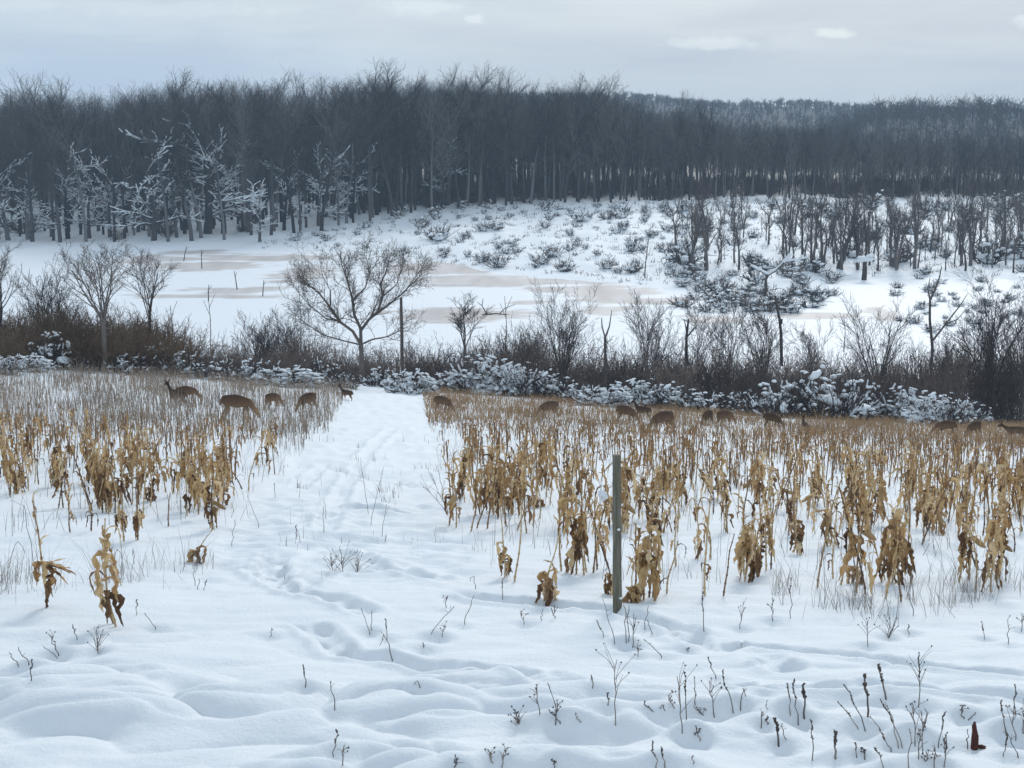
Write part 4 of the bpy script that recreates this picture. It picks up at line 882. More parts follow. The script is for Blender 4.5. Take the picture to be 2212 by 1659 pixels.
# brambles bowed under snow along the field edge
def bramble(seed, cover):
    R = random.Random(seed); s = Seg(); it = []; W, H = 1.25, 1.0
    cfg = dict(levels=1, nseg=[6, 3], kids=[4], start=[.25], tip=[.4, .5], wob=[.16, .2], up=[-.05, -.02], ang=[45], frac=[.4], fall=[.3], rfrac=[.7], rmin=.009)
    for k in range(120):
        a = R.uniform(0, 6.283); q = R.random() ** .5; bx, by = math.cos(a) * W * q * .8, math.sin(a) * W * q * .5
        top = H * math.sqrt(max(.05, 1 - q * q)); t = R.uniform(0, .9)
        d = Vector((math.cos(a) * math.sin(t), math.sin(a) * math.sin(t), math.cos(t)))
        grow(R, s, Vector((bx, by, -.05)), d, top * R.uniform(.8, 1.3), R.uniform(.012, .022), 0, cfg)
    A = s.arr(); A0 = A.copy(); A[:, 8] = 2; cover = int(cover * (.62 if cover > 120 else .34))
    cand = A[A[:, 5] > .12]
    for k in range(cover):
        a = R.uniform(0, 6.283); q = R.random() ** .6; x, y = math.cos(a) * W * q, math.sin(a) * W * .6 * q
        top = H * math.sqrt(max(.0, 1 - q * q)) * R.uniform(.35, 1.02) + .06; r = R.uniform(.030, .072) * (1.5 if R.random() < .14 else 1)
        it.append((x, y, top, r * R.uniform(1.3, 2.8), r * 1.2, r * .7, R.uniform(0, 6.28), R.uniform(-.5, .5)))
    for k in range(1 + cover // 14):
        a = R.uniform(0, 6.283); q = R.uniform(.3, 1); r = R.uniform(.12, .26); it.append((math.cos(a) * W * q, math.sin(a) * W * .6 * q - .1, H * (1 - q) * R.uniform(.3, .9) + .03, r * 1.4, r, r * .55, R.uniform(-.5, .5), R.uniform(-.3, .3)))
    for k in range(10):
        t = cand[R.randrange(len(cand))]; r = R.uniform(.03, .06); it.append((t[3], t[4], t[5] + .1, r * 1.3, r, r, 0, 0))
    sn = snow_on(A0, R, 0, .030, keep=.05 + cover / 260, slope=.9); sm_ = blobs_mesh('bramble_snow', it, R, M_snowcap); V_, F_ = tube_geo(sn, 4)
    nv = len(sm_.vertices); va = np.zeros(nv * 3, np.float32); sm_.vertices.foreach_get('co', va); fa = np.zeros(len(sm_.loops), np.int32); sm_.loops.foreach_get('vertex_index', fa)
    tri = np.concatenate([F_[:, [0, 1, 2]], F_[:, [0, 2, 3]]]) + nv
    return tube_mesh('bramble', A, M_bramble, 3), mesh_np('bramble_snow', np.concatenate([va.reshape(-1, 3), V_]), np.concatenate([fa.reshape(-1, 3), tri]), M_snowcap)
br = [bramble(500, 75), bramble(501, 105), bramble(502, 150), bramble(503, 90), bramble(504, 60), bramble(505, 190)]
BR = [(-10, 808, 90, 45, 2, 'snow-covered bramble at the left picture edge'), (45, 803, 110, 40, 5, 'low smooth snow heap over brambles near the left edge'), (98, 795, 100, 85, 1, 'tall snow-knobbed bramble left of the vase-shaped tree'), (160, 800, 70, 40, 4, 'dark bramble at the foot of the rust-brown thicket'),
      (275, 808, 110, 50, 3, 'dark low bramble right of the vase-shaped tree trunk'), (335, 806, 130, 66, 1, 'snow-streaked bramble below the right end of the rust-brown thicket'), (400, 812, 120, 62, 3, 'snow-streaked bramble above the standing deer at left'), (470, 820, 120, 55, 0, 'twiggy snow-dusted bramble midway between vase-shaped and spreading trees'),
      (545, 826, 110, 60, 3, 'snow-dusted bramble above the large grazing deer'), (615, 834, 150, 46, 5, 'broad snow-blanketed bramble left of the spreading tree'), (690, 830, 80, 62, 0, 'dark snow-dusted bramble against the spreading tree'), (735, 838, 70, 40, 4, 'small dark bramble at the foot of the spreading tree'),
      (825, 836, 100, 50, 3, 'snow-dusted bramble just right of the spreading tree trunk'), (885, 850, 110, 55, 5, 'snow-covered mound of brambles closing the end of the path'), (955, 842, 100, 40, 1, 'low snowy bramble right of the path end'), (1040, 850, 160, 92, 2, 'high snow-heaped bramble mound in the middle of the hedgerow'),
      (1115, 855, 140, 80, 2, 'broad right shoulder of the middle snow-heaped brambles'), (1190, 860, 110, 64, 1, 'snow-knobbed bramble left of the forked snag'), (1255, 868, 90, 45, 3, 'small snow-dusted bramble at the foot of the forked snag'), (1310, 878, 120, 48, 5, 'smooth rounded snow heaps on brambles right of the forked snag'),
      (1385, 876, 150, 64, 2, 'snow-heaped bramble behind the pair of deer'), (1460, 884, 130, 60, 1, 'snow-knobbed bramble behind the hunched grazing deer'), (1540, 890, 130, 50, 3, 'snow-streaked bramble behind two dark deer'), (1610, 893, 110, 62, 0, 'twiggy snow-dusted bramble left of the largest mound'),
      (1690, 902, 140, 90, 3, 'left shoulder of the largest dark bramble mound'), (1790, 905, 210, 118, 1, 'largest dark bramble mound with snow speckles'), (1880, 906, 140, 96, 3, 'right shoulder of the largest dark bramble mound'), (1965, 912, 150, 82, 2, 'white-clotted bramble right of the largest mound'),
      (2045, 920, 140, 78, 2, 'white-clotted bramble with snow reaching down to the grass'), (2110, 914, 100, 56, 1, 'thin snow-streaked bramble under the biggest bare tree'), (2190, 908, 110, 52, 0, 'dark snow-dusted bramble at the right picture edge')]
for i, (X, Yf, w, h, k, lb) in enumerate(BR):
    x, y = pix(X, Yf); y = min(y, 84); x = row_u(X) * y; sx = w / F * y / 2.2; sz = h / F * y / 1.1
    e = empty('snowy_bramble', (x, y, gz(x, y)), (i % 2) * math.pi); e.scale = (sx, max(sx, sz) * .9, sz); tag(e, lb, 'bramble', 'snow-laden brambles along the field edge')
    tag(obj('canes', br[k][0], e), kind='stuff'); tag(obj('snow_cap', br[k][1], e), kind='stuff')
print('HEDGE', [round(pix(X, Y)[1], 1) for X, Y in ((30, 800), (350, 806), (615, 834), (885, 850), (1040, 850), (1385, 876), (1790, 905), (2110, 914))])
# ------------------------------------------------------------------ corn
def leaf_mesh(seed, L_, w, e0, turn, twist, curl=.35, stray=.22, end=-1.47):
    """one dried blade: leaves the stalk at the origin towards +x, folds over within the share `turn` of its length, then hangs"""
    R = random.Random(seed); n = 10; p = Vector((.006, 0, 0)); el = e0; yaw = 0.0; V = []; Fq = []
    for i in range(n + 1):
        t = i / n; wd = w * min(1, (t * 4 + .4)) * (1 - t ** 2.4) ** .8 + .003
        wd *= 1 + .25 * math.sin(i * 2.1 + seed)
        f = Vector((math.cos(el) * math.cos(yaw), math.cos(el) * math.sin(yaw), math.sin(el)))
        side = Vector((math.sin(yaw), -math.cos(yaw), 0)); nrm = side.cross(f).normalized(); a = twist * t + .5 * math.sin(i * 1.7 + seed * 2)
        sv = side * math.cos(a) + nrm * math.sin(a); nv = nrm * math.cos(a) - side * math.sin(a); fold = curl * wd
        V += [p - sv * wd / 2 + nv * fold * R.uniform(.5, 1.5), p, p + sv * wd / 2 + nv * fold * R.uniform(.5, 1.5)]
        p = p + f * (L_ / n)
        k = min(1.0, (t + .05) / turn); el = e0 + (end - e0) * k * k * (3 - 2 * k) + R.uniform(-.5, .5) * stray; yaw += R.uniform(-1, 1) * stray * 1.3
    for i in range(n):
        b = i * 3
        Fq += [(b, b + 1, b + 4, b + 3), (b + 1, b + 2, b + 5, b + 4)]
    return mesh_np('corn_leaf', np.array([v[:] for v in V]), np.array(Fq), M_leaf)
LV_HANG = [leaf_mesh(i, .32 + .03 * i, .036 + .006 * (i % 3), .55 - .12 * i, .13 + .03 * (i % 3), 1.5 + .6 * i, .45, .42) for i in range(6)] + [leaf_mesh(40 + i, .28, .055, .1, .14, 2.6, .6, .6) for i in range(4)]
LV_BIG = [leaf_mesh(60 + i, .30 + .035 * (i % 4), .062 + .007 * (i % 3), .5 - .12 * (i % 4), .16 + .03 * (i % 3), 1.2 + .7 * i, .4, .55) for i in range(7)]
LV_ARCH = [leaf_mesh(10 + i, .36 + .04 * i, .034, 1.15, .55, 1.4 - .7 * i, .35, .35) for i in range(4)]
LV_BROKE = [leaf_mesh(20 + i, .38, .036, .8 - .5 * i, .9, 1.1 * i, .4, .35, -.9 - .2 * i) for i in range(3)]
LV_UP = [leaf_mesh(30 + i, .20, .026, 1.35, 1.4, .8, .5, .3, -.4) for i in range(4)]
LV_FAN = [leaf_mesh(50 + i, .33, .062, .1, 1.6, .5, .25, .12, -.35) for i in range(3)]
def stalk_mesh(seed, H=1.2):
    R = random.Random(seed); A = []; p = Vector((0, 0, -.08)); n = 8; d = Vector((R.gauss(0, .03), R.gauss(0, .03), 1))
    for i in range(n):
        d = (d + Vector((R.gauss(0, .055), R.gauss(0, .055), 0))).normalized(); q = p + d * (H + .08) / n; r = .0125 * (1 - .55 * i / n)
        A.append((*p, *q.lerp(p, .12), r * 1.0, r * .9, 0)); A.append((*q.lerp(p, .12), *q, r * 1.35, r * 1.25, 0)); p = q
    return tube_mesh('corn_stalk', np.array(A), M_stalk, 6), [Vector((0, 0, -.08))] + [Vector(a[3:6]) for a in A[1::2]]
STALKS = [stalk_mesh(i) for i in range(9)]
def ear_mesh(seed):
    R = random.Random(seed); n, m = 7, 8; V = []; Fq = []
    for i in range(n):
        t = i / (n - 1); r = .028 * math.sin(math.pi * min(.97, t * .8 + .15)) ** .7 * (1 + .2 * R.random()); 
        for j in range(m): a = 6.283 * j / m; rr = r * (1 + .22 * (j % 2)); V.append((math.cos(a) * rr + .03 * t, math.sin(a) * rr, -.20 * t))
    for i in range(n - 1):
        for j in range(m): Fq.append((i * m + j, i * m + (j + 1) % m, (i + 1) * m + (j + 1) % m, (i + 1) * m + j))
    return mesh_np('corn_ear', np.array(V), np.array(Fq), M_husk)
EARS = [ear_mesh(1), ear_mesh(2)]
def corn(loc, H, form, label, group, R, tip=None):
    """one stalk: an empty at the foot carrying the stalk, each blade and the husked ear"""
    e = empty('corn_stalk', loc, 0); tag(e, label, 'corn stalk', group)
    lx = R.gauss(0, .05); ly = R.gauss(0, .05)
    if tip is not None: ly = math.atan2(tip, H)
    e.rotation_euler = (lx, ly, 0); sm, nodes = R.choice(STALKS); s = H / 1.2
    so = obj('stalk', sm, e); so.scale = (.75 + .25 * s, .75 + .25 * s, s); so.rotation_euler = (0, 0, R.uniform(0, 6.28))
    rot = so.rotation_euler.z; cr, sr = math.cos(rot), math.sin(rot)
    def at(t):
        f = max(0, min(.999, t)) * (len(nodes) - 1); i = int(f); v = nodes[i].lerp(nodes[i + 1], f - i); k = so.scale.x
        return Vector((k * (v.x * cr - v.y * sr), k * (v.x * sr + v.y * cr), v.z * s))
    def leaf(pool, t, sc=1.0, yaw=None):
        o = obj('leaf', R.choice(pool), e, at(t)); k = sc * (.8 if pool is LV_HANG and t > .6 else 1) * R.uniform(.75, 1.15); o.scale = (k, k * R.uniform(.8, 1.3), k); o.rotation_euler = (R.uniform(-.15, .15), R.uniform(-.2, .2), R.uniform(0, 6.28) if yaw is None else yaw)
        if R.random() < (.75 if t < .38 else .3 if t < .6 else .06): o.material_slots[0].link = 'OBJECT'; o.material_slots[0].material = M_leaf_dark
        return o
    if form == 'F':
        for i in range(R.randint(6, 10)): leaf(LV_BIG if R.random() < .35 else LV_HANG if R.random() < .75 else LV_ARCH if R.random() < .7 else LV_BROKE, R.uniform(.30, .95))
        for i in range(R.randint(3, 5)): leaf(LV_UP, R.uniform(.55, 1))
    elif form == 'C':
        for i in range(R.randint(13, 17)): leaf(LV_BIG if R.random() < .7 else LV_HANG, R.uniform(.26, .85), R.uniform(.75, 1.15))
        for i in range(2): leaf(LV_ARCH, R.uniform(.5, .95), .8)
        for i in range(3): leaf(LV_UP, R.uniform(.7, 1), .9)
    elif form == 'T':
        for i in range(R.randint(2, 5)): leaf(LV_HANG if R.random() < .5 else LV_ARCH, R.uniform(.25, .9), .62)
        leaf(LV_UP, .95); leaf(LV_UP, .8); leaf(LV_UP, R.uniform(.4, .9))
    elif form == 'B':
        for i in range(R.randint(0, 2)): leaf(LV_BROKE, R.uniform(.2, .6), .5)
    elif form == 'L':      # leaves only low on the stalk, hanging to the snow
        for i in range(R.randint(8, 11)): leaf(LV_BIG, R.uniform(.22, .46), .8)
        leaf(LV_UP, .9)
    elif form == 'N':      # the fan
        for i in range(7):
            leaf(LV_FAN, .42 + .008 * i, R.uniform(.85, 1.15), R.uniform(-.35, .35)).rotation_euler.y = -.35 + .2 * i
        for i in range(6): leaf(LV_BIG, R.uniform(.30, .46), .85)
        for i in range(5): leaf(LV_BIG, R.uniform(.14, .28), .6)
        for i in range(4): leaf(LV_HANG, R.uniform(.5, .95), .45)
        leaf(LV_UP, .6); leaf(LV_UP, .98)
    if form in 'FC' and R.random() < .6:
        o = obj('ear', R.choice(EARS), e, at(R.uniform(.4, .6)) + Vector((.02, 0, 0))); o.rotation_euler = (R.uniform(-.3, .3), R.uniform(-.9, -.2), R.uniform(0, 6.28))
    return e

# foot X, Y, top X, Y, form, label
CORN = [
 (100, 1311, 107, 1067, 'N', 'tall corn stalk with a big fan of dry leaves, alone at front left'), (250, 1354, 210, 1117, 'C', 'front corn stalk leaning left over the snow, nearest on the left side'),
 (22, 1074, 10, 960, 'F', None), (37, 1067, 33, 970, 'C', None), (110, 1053, 107, 950, 'C', None), (137, 1097, 135, 955, 'C', None), (152, 1150, 138, 1064, 'T', 'thin short stalk with a few limp leaves left of the dense left clump'), (197, 1147, 200, 1040, 'T', None),
 (222, 1108, 225, 960, 'C', None), (236, 1110, 247, 950, 'C', None), (248, 1108, 250, 975, 'C', None), (262, 1090, 262, 960, 'F', None), (267, 1170, 260, 1000, 'L', 'stalk with dark ragged leaves at its foot in front of the dense left clump'), (297, 1167, 297, 1010, 'L', 'dark-footed stalk with leaves spread like a star at its base'),
 (322, 1082, 323, 1020, 'L', None), (357, 1064, 355, 960, 'F', None), (363, 1137, 362, 1060, 'B', 'bare snapped stalk with one long side leaf between the left clumps'), (403, 1114, 402, 945, 'C', None), (420, 1100, 424, 960, 'C', None), (432, 1096, 430, 955, 'F', None), (447, 1120, 440, 985, 'F', None),
 (460, 1144, 467, 974, 'C', 'leafy stalk with hanging husk at the right end of the left clumps'), (480, 1090, 484, 1010, 'F', None), (408, 1214, 416, 1137, 'L', 'small hunched stalk with looped leaves alone in the snow at left'), (537, 1060, 547, 968, 'T', None), (523, 1057, 480, 960, 'B', 'bare stalk arching left at the edge of the left patch'),
 (568, 1004, 567, 925, 'F', None), (590, 987, 590, 925, 'F', None), (580, 995, 577, 930, 'T', None), (60, 997, 60, 895, 'F', None), (77, 997, 75, 900, 'F', None), (20, 985, 20, 890, 'F', None), (107, 1000, 108, 890, 'F', None), (150, 1010, 150, 900, 'F', None), (178, 1000, 180, 890, 'F', None), (205, 1010, 203, 900, 'T', None),
 (250, 1020, 255, 890, 'F', None), (272, 1010, 270, 905, 'F', None), (310, 1020, 310, 930, 'F', None), (345, 1015, 347, 930, 'T', None), (385, 1030, 385, 945, 'F', None), (440, 1030, 440, 940, 'T', None),
 (985, 1140, 984, 985, 'F', 'left corner stalk of the right-hand corn, at the path edge'), (1027, 1114, 1022, 970, 'F', None), (1052, 1142, 1050, 960, 'F', None), (1004, 1085, 1000, 950, 'C', None), (1068, 1112, 1066, 985, 'C', None), (1086, 1110, 1084, 990, 'C', None), (1110, 1095, 1112, 985, 'F', None), (1124, 1080, 1122, 970, 'C', None),
 (1090, 1247, 1097, 1077, 'L', 'stalk with leaves drooping to the snow in front of the right-hand corn'), (1110, 1257, 1110, 1070, 'B', 'thin bare stalk touching the drooping-leaved one'), (1175, 1297, 1178, 1117, 'L', 'stalk whose leaves form a tan tent on the snow left of the post'), (1190, 1296, 1188, 1235, 'L', None),
 (1214, 1234, 1215, 1044, 'T', 'tall thin stalk just left of the big leaf clump by the post'), (1245, 1240, 1246, 1080, 'C', 'left stalk of the big leaf clump beside the post'), (1262, 1243, 1258, 1050, 'C', 'right stalk of the big leaf clump beside the post'), (1290, 1230, 1290, 1080, 'F', 'leafy stalk between the big leaf clump and the post'),
 (1323, 1284, 1322, 1190, 'L', 'low leafy stalk right behind the wooden post'), (1390, 1297, 1387, 1085, 'C', 'big leafy stalk just right of the wooden post'), (1402, 1290, 1410, 1110, 'C', None), (1364, 1300, 1362, 1240, 'L', None), (1440, 1282, 1438, 1150, 'B', 'thin dark leafless stalk right of the big stalk by the post'),
 (1460, 1225, 1458, 1080, 'T', None), (1507, 1207, 1506, 1050, 'F', None), (1523, 1287, 1516, 1005, 'T', 'very tall thin dark stalk standing out of the front right row'), (1563, 1287, 1570, 1150, 'B', 'thin dark stalk with a snapped top in the front right row'), (1608, 1256, 1610, 1110, 'C', 'left stalk of the bulky leaf clump in the front right row'),
 (1628, 1245, 1625, 1100, 'C', None), (1655, 1232, 1652, 1050, 'C', 'tall stalk at the right of the bulky leaf clump'), (1722, 1197, 1724, 1080, 'L', None), (1765, 1269, 1765, 1020, 'B', 'tall dark bare stalk between two leafy clumps at right'), (1787, 1180, 1787, 1060, 'F', None), (1800, 1250, 1790, 1064, 'T', None), (1815, 1264, 1818, 1110, 'B', None),
 (1852, 1262, 1856, 1180, 'L', None), (1872, 1284, 1880, 1050, 'C', 'left stalk of the wide leaf clump at right'), (1905, 1258, 1908, 1120, 'C', None), (1925, 1258, 1922, 1100, 'C', None), (1948, 1299, 1952, 1080, 'C', 'right stalk of the wide leaf clump with a dark husky foot'), (1990, 1176, 1992, 980, 'F', None), (2038, 1154, 2040, 1080, 'F', None),
 (2070, 1258, 2076, 1045, 'C', 'bell-shaped leafy stalk near the right edge'), (2140, 1279, 2142, 1080, 'C', 'twisted leafy stalk second from the right picture edge'), (2156, 1250, 2160, 1100, 'C', None), (2190, 1192, 2180, 1100, 'T', None), (2205, 1150, 2200, 1030, 'F', None),
 (1150, 1040, 1148, 955, 'F', None), (1170, 1060, 1170, 965, 'T', None), (1165, 1120, 1163, 1030, 'B', None), (1195, 1035, 1193, 950, 'F', None), (1225, 1030, 1226, 955, 'F', None), (1160, 1095, 1158, 1035, 'L', None), (1270, 1105, 1272, 1010, 'T', None), (1470, 1120, 1472, 1000, 'T', None), (1540, 1110, 1538, 1000, 'T', None), (1430, 1150, 1432, 1030, 'F', None), (1345, 1150, 1348, 1040, 'F', None), (1380, 1120, 1378, 1020, 'F', None)]
R = random.Random(23); placed = []
LANDM = [(250, 'in the left patch by the left picture edge'), (420, 'in the middle of the left corn patch'), (640, 'in the left patch near the snowy path'), (1120, 'in the right field along the path edge'), (1320, 'in the right field left of the wooden post'),
         (1500, 'in the right field just right of the wooden post'), (1760, 'in the middle of the right corn field'), (2000, 'in the right field below the largest bramble mound'), (9999, 'in the right field by the right picture edge')]
FORM_W = {'F': 'leafy tan', 'C': 'bushy tan', 'T': 'thin sparse-leaved', 'B': 'bare brown', 'L': 'low-leaved brown', 'N': 'fan-leaved'}
def corn_label(X, d, form):
    row = 'front-row' if d < 22 else 'second-row' if d < 27 else 'mid-field' if d < 35 else 'far'
    w = FORM_W[form]; p = next(t for l, t in LANDM if X < l)
    return '%s %s corn stalk %s' % (row, w, p), 'corn stalks %s' % p
count = 0
for X, Y, tx, ty, form, lb in CORN:
    x, y = pix(X, Y); z = gz(x, y); H = max(.35, elev_at(ty, y) - z); t = (tx - X) / F * y
    l2, g = corn_label(X, y, form); corn((x, y, z), H, form, lb or l2, g, R, t); placed.append((x, y)); count += 1
    if form in 'CF' and 1300 > Y > 1060:      # a second, thinner stalk from the same hill of seed
        x2, y2 = x + R.choice((-1, 1)) * R.uniform(.07, .16), y + R.uniform(-.02, .25); l2, g = corn_label(X, y2, 'T'); corn((x2, y2, gz(x2, y2)), H * R.uniform(.75, 1.15), R.choice('TTF'), l2, g, R, R.gauss(0, .08)); count += 1
# row plants behind: rows run along the path
plants = []
for row in range(-22, 40):
    x0 = row * .78
    for k in range(330):
        y = 19 + k * .22 + R.uniform(-.1, .1); c = -2.35 - .0635 * (y - 23); x = c + x0 + R.gauss(0, .10)
        if abs(x - c) < 1.65 or abs(x / y) > .36: continue
        left = x < c
        if y > (40 + 3 * pn(np.array([x / 5]), np.array([0.]), 70)[0] if left else 43.5 + .22 * max(0, x) + 2.5 * pn(np.array([x / 6]), np.array([0.]), 71)[0]): continue
        fr = 24.5 + 1.2 * math.sin(x * 1.3) if left else 21.5 + 1.0 * math.sin(x * .9)
        if y < fr: continue
        nn = .5 + .5 * float(pn(np.array([x / 1.6]), np.array([y / 2.2]), 72)[0])
        pr = (.46 if left else .52) * min(1, nn * 1.5)
        if not left and y > 34: pr *= 1.25
        if left and x / y < -.30 and y < 27: pr *= .7
        if left and x > c - 3.2 and y > 30: pr *= .35
        if R.random() > pr: continue
        if any((x - a) ** 2 + (y - b) ** 2 < .09 for a, b in placed): continue
        plants.append((y, x, left))
plants.sort(); NI = 296 - count
for (y, x, left) in plants[:NI]:
    form = R.choices('FCTBL', (38, 14, 28, 16, 4))[0]; X = x / y * F + CX; l2, g = corn_label(X, y, form)
    corn((x, y, gz(x, y)), R.uniform(.8, 1.3) * (1.0 if form != 'L' else .6) * (1 - .35 * min(1, max(0, (y - 22) / 18))), form, l2, g, R)
far = plants[NI:]; print('CORN', count, NI, len(far), plants[NI][0] if len(plants) > NI else None)
SV, LVt, LFq, so = [], [], [], 0
lcache = []
for m_ in LV_HANG[:4] + LV_ARCH:
    v = np.zeros(len(m_.vertices) * 3, np.float32); m_.vertices.foreach_get('co', v); v = v.reshape(-1, 3); v = v.reshape(11, 3, 3)[::2, ::2]   # every other cross-section
    lcache.append(v.reshape(-1, 3))
lf = np.array([(2 * i, 2 * i + 1, 2 * i + 3, 2 * i + 2) for i in range(5)])
for (y, x, left) in far:
    z = gz(x, y); H = R.uniform(.45, .95) * (1 - .35 * min(1, max(0, (y - 28) / 14))); a = R.gauss(0, .08); b = R.gauss(0, .08); t = Vector((x + a * H, y + b * H, z + H)); SV.append((x, y, z - .05, *t, .013, .008, 2))
    for j in range(R.choice((1, 2, 4, 5, 6))):
        v = lcache[R.randrange(len(lcache))] * R.uniform(.6, 1.0); q = R.uniform(.3, .95); w = R.uniform(0, 6.28); c_, s_ = math.cos(w), math.sin(w)
        vv = np.stack([v[:, 0] * c_ - v[:, 1] * s_, v[:, 0] * s_ + v[:, 1] * c_, v[:, 2]], 1) + np.array([x + a * H * q, y + b * H * q, z + H * q]); LVt.append(vv); LFq.append(lf + so); so += len(v)
fc = empty('far_corn', (0, 0, 0)); tag(fc, 'rows of dry corn merging together at the far end of the fields', 'corn', None, 'stuff')
tag(obj('stalks', tube_mesh('far_stalks', np.array(SV), M_stalk, 3), fc), kind='stuff'); tag(obj('leaves', mesh_np('far_leaves', np.concatenate(LVt), np.concatenate(LFq), M_leaf), fc), kind='stuff')

# ------------------------------------------------------------------ wooden post
def post():
    x, y = pix(1334, 1311); z = gz(x, y); H = elev_at(983, y) - z; n = 12; V = []; Fq = []; R = random.Random(4); m = 10; r = 10.2 / F * y
    for i in range(n + 1):
        t = i / n; xx = -(6 / F * y) * t + .002 * math.sin(i * 1.3); rr = r * (1.04 - .12 * t) * (1 + .025 * R.uniform(-1, 1))
        for j in range(m):
            a = 6.283 * j / m; k = rr * (1 + .05 * math.sin(j * 2.3 + .5) + .02 * R.uniform(-1, 1)); V.append((xx + math.cos(a) * k, math.sin(a) * k, -.2 + (H + .2) * t))
    for i in range(n):
        for j in range(m): Fq.append((i * m + j, i * m + (j + 1) % m, (i + 1) * m + (j + 1) % m, (i + 1) * m + j))
    e = empty('fence_post', (x, y, z)); tag(e, 'weathered greenish wooden post standing in snow among the corn', 'post')
    o = obj('post_body', mesh_np('post_body', np.array(V), np.array(Fq), M_post), e)
    top = V[-m:]; c = np.mean(np.array(top), 0) + np.array([0, 0, .006]); TV = [tuple(c)] + [tuple(v) for v in top]; obj('post_top', mesh_np('post_top', np.array(TV), np.array([(0, 1 + j, 1 + (j + 1) % m) for j in range(m)]), M_post, False), e)
    for (px, py) in ((1334, 1142), (1340, 1290)):
        zz = elev_at(py, y) - z; it = [((px - 1334) / F * y, -r * 1.1, zz, .016, .014, .018, 0, 0)]; obj('insulator', blobs_mesh('insulator', it, random.Random(1), M_insul), e)
post()
x, y = pix(1312, 1160); R = random.Random(31)
sc_ = obj('snow_clump', blobs_mesh('snow_clump', [(0, 0, 0, .055, .05, .06, 0, 0), (.03, .02, -.04, .04, .035, .05, 0, 0), (.0, 0, -.07, .03, .03, .03, 0, 0)], R, M_snowcap), None, (row_u(1306) * 18.4, 18.4, elev_at(1068, 18.4))); tag(sc_, 'clump of snow caught in the corn leaves left of the post top', 'snow clump')

# ------------------------------------------------------------------ weeds
R = random.Random(29)
SIDE = [(300, 'at the left picture edge'), (700, 'left of the animal trails'), (1000, 'between the animal trails'), (1250, 'right of the big snow hollow'), (1480, 'below the wooden post'), (1760, 'below the trail bend'), (2000, 'in the right foreground'), (9999, 'near the right picture edge')]
def weed(X, Y, tx, ty, form, label):
    x, y = pix(X, Y); z = gz(x, y); k = y / F; H = max(.05, elev_at(ty, y) - z); dx = (tx - X) * k; S_, D_ = Seg(), Seg()
    r = .0036 if form != 'thick' else .0068; n = 6; pts = []
    for i in range(n + 1):
        t = i / n; bx = dx * t
        if form == 'curve': bx = dx * (1 - (1 - t) ** 2) ** 1.0; t2 = t ** 2.2
        else: t2 = t
        if form == 'bent':
            bx = dx * (t / .55) * .55 if t < .55 else dx * .55 + dx * .9 * (t - .55); t2 = t / .6 if t < .6 else 1 - (t - .6) * 1.3
        pts.append(Vector((bx + R.gauss(0, .006), R.gauss(0, .012) + .02 * t, t2 * H - (.06 if i == 0 else 0))))
    for i in range(n): S_.add(pts[i], pts[i + 1], r * (1.15 - .5 * i / n), r * (1.15 - .5 * (i + 1) / n), 2)
    def knob(p, s):
        v = rvec(R).normalized(); v.z = abs(v.z) + .4; v.normalize(); D_.add(p, p + v * s * 1.3, s * .55, s * .35, 2)
    def at(t):
        f = min(t, .999) * n; i = int(f); return pts[i].lerp(pts[i + 1], f - i)
    if form in ('spike', 'thick', 'fork'):
        q = .0085 if form != 'thick' else .0145
        for j in range(int(10 + 130 * min(H, .35))): knob(at(R.uniform(.5, 1)), q * R.uniform(.5, 1.1))
    if form in ('branchy', 'fork', 'bushy'):
        for j in range({'branchy': 7, 'fork': 8, 'bushy': 16}[form]):
            o = at(R.uniform(.03, .35) if form == 'bushy' else R.uniform(.3, .85)); l = H * R.uniform(.25, .5) * (1.8 if form == 'bushy' else 1); v = Vector((R.gauss(0, .5), R.gauss(0, .4), R.uniform(.5, 1.1))).normalized()
            m_ = o + v * l * .5 + Vector((0, 0, .01)); q = o + v * l + Vector((R.gauss(0, .01), 0, .03 * l)); S_.add(o, m_, r * .65, r * .5, 2); S_.add(m_, q, r * .5, r * .35, 2)
            if R.random() < .7: knob(q, .0085); knob(q, .008)
    if form in ('bare', 'bent', 'curve'):
        for j in range(R.randint(0, 3)):
            o = at(R.uniform(.4, .9)); v = Vector((R.gauss(0, .6), R.gauss(0, .4), .6)).normalized(); q = o + v * H * R.uniform(.1, .25); S_.add(o, q, r * .5, r * .35, 2)
        for j in range(3): knob(at(R.uniform(.85, 1)), .006)
    e = empty('dry_weed', (x, y, z))
    if not label:
        w = {'spike': 'thin seed-spiked', 'thick': 'stout dark-headed', 'bare': 'bare thin', 'branchy': 'small branching', 'bushy': 'tufted fine', 'bent': 'bent broken', 'curve': 'curved', 'fork': 'knotty forked'}[form]
        ln = '' if abs(dx) < H * .18 else ' leaning left' if dx < 0 else ' leaning right'
        place = next(t for l, t in SIDE if X < l); band = 'among the corn, ' if Y < 1250 else 'before the corn, ' if Y < 1400 else 'in open snow, ' if Y < 1540 else 'by the bottom edge, '
        label = '%s weed stem%s %s%s' % (w, ln, band, place)
    tag(e, label, 'weed', 'dry weed stems in the snow')
    obj('stem', tube_mesh('weed_stem', S_.arr(), M_weed, 4), e)
    if D_.a: tag(obj('seed_head', tube_mesh('weed_seeds', D_.arr(), M_seed, 4), e), kind='stuff')
for w_ in WEEDS: weed(*w_)
x, y = pix(2105, 1617); z = gz(x, y); H = elev_at(1560, y) - z
e = empty('rotten_stub', (x, y, z)); tag(e, 'thick red-brown rotten stub standing in snow near the bottom right corner', 'stub')
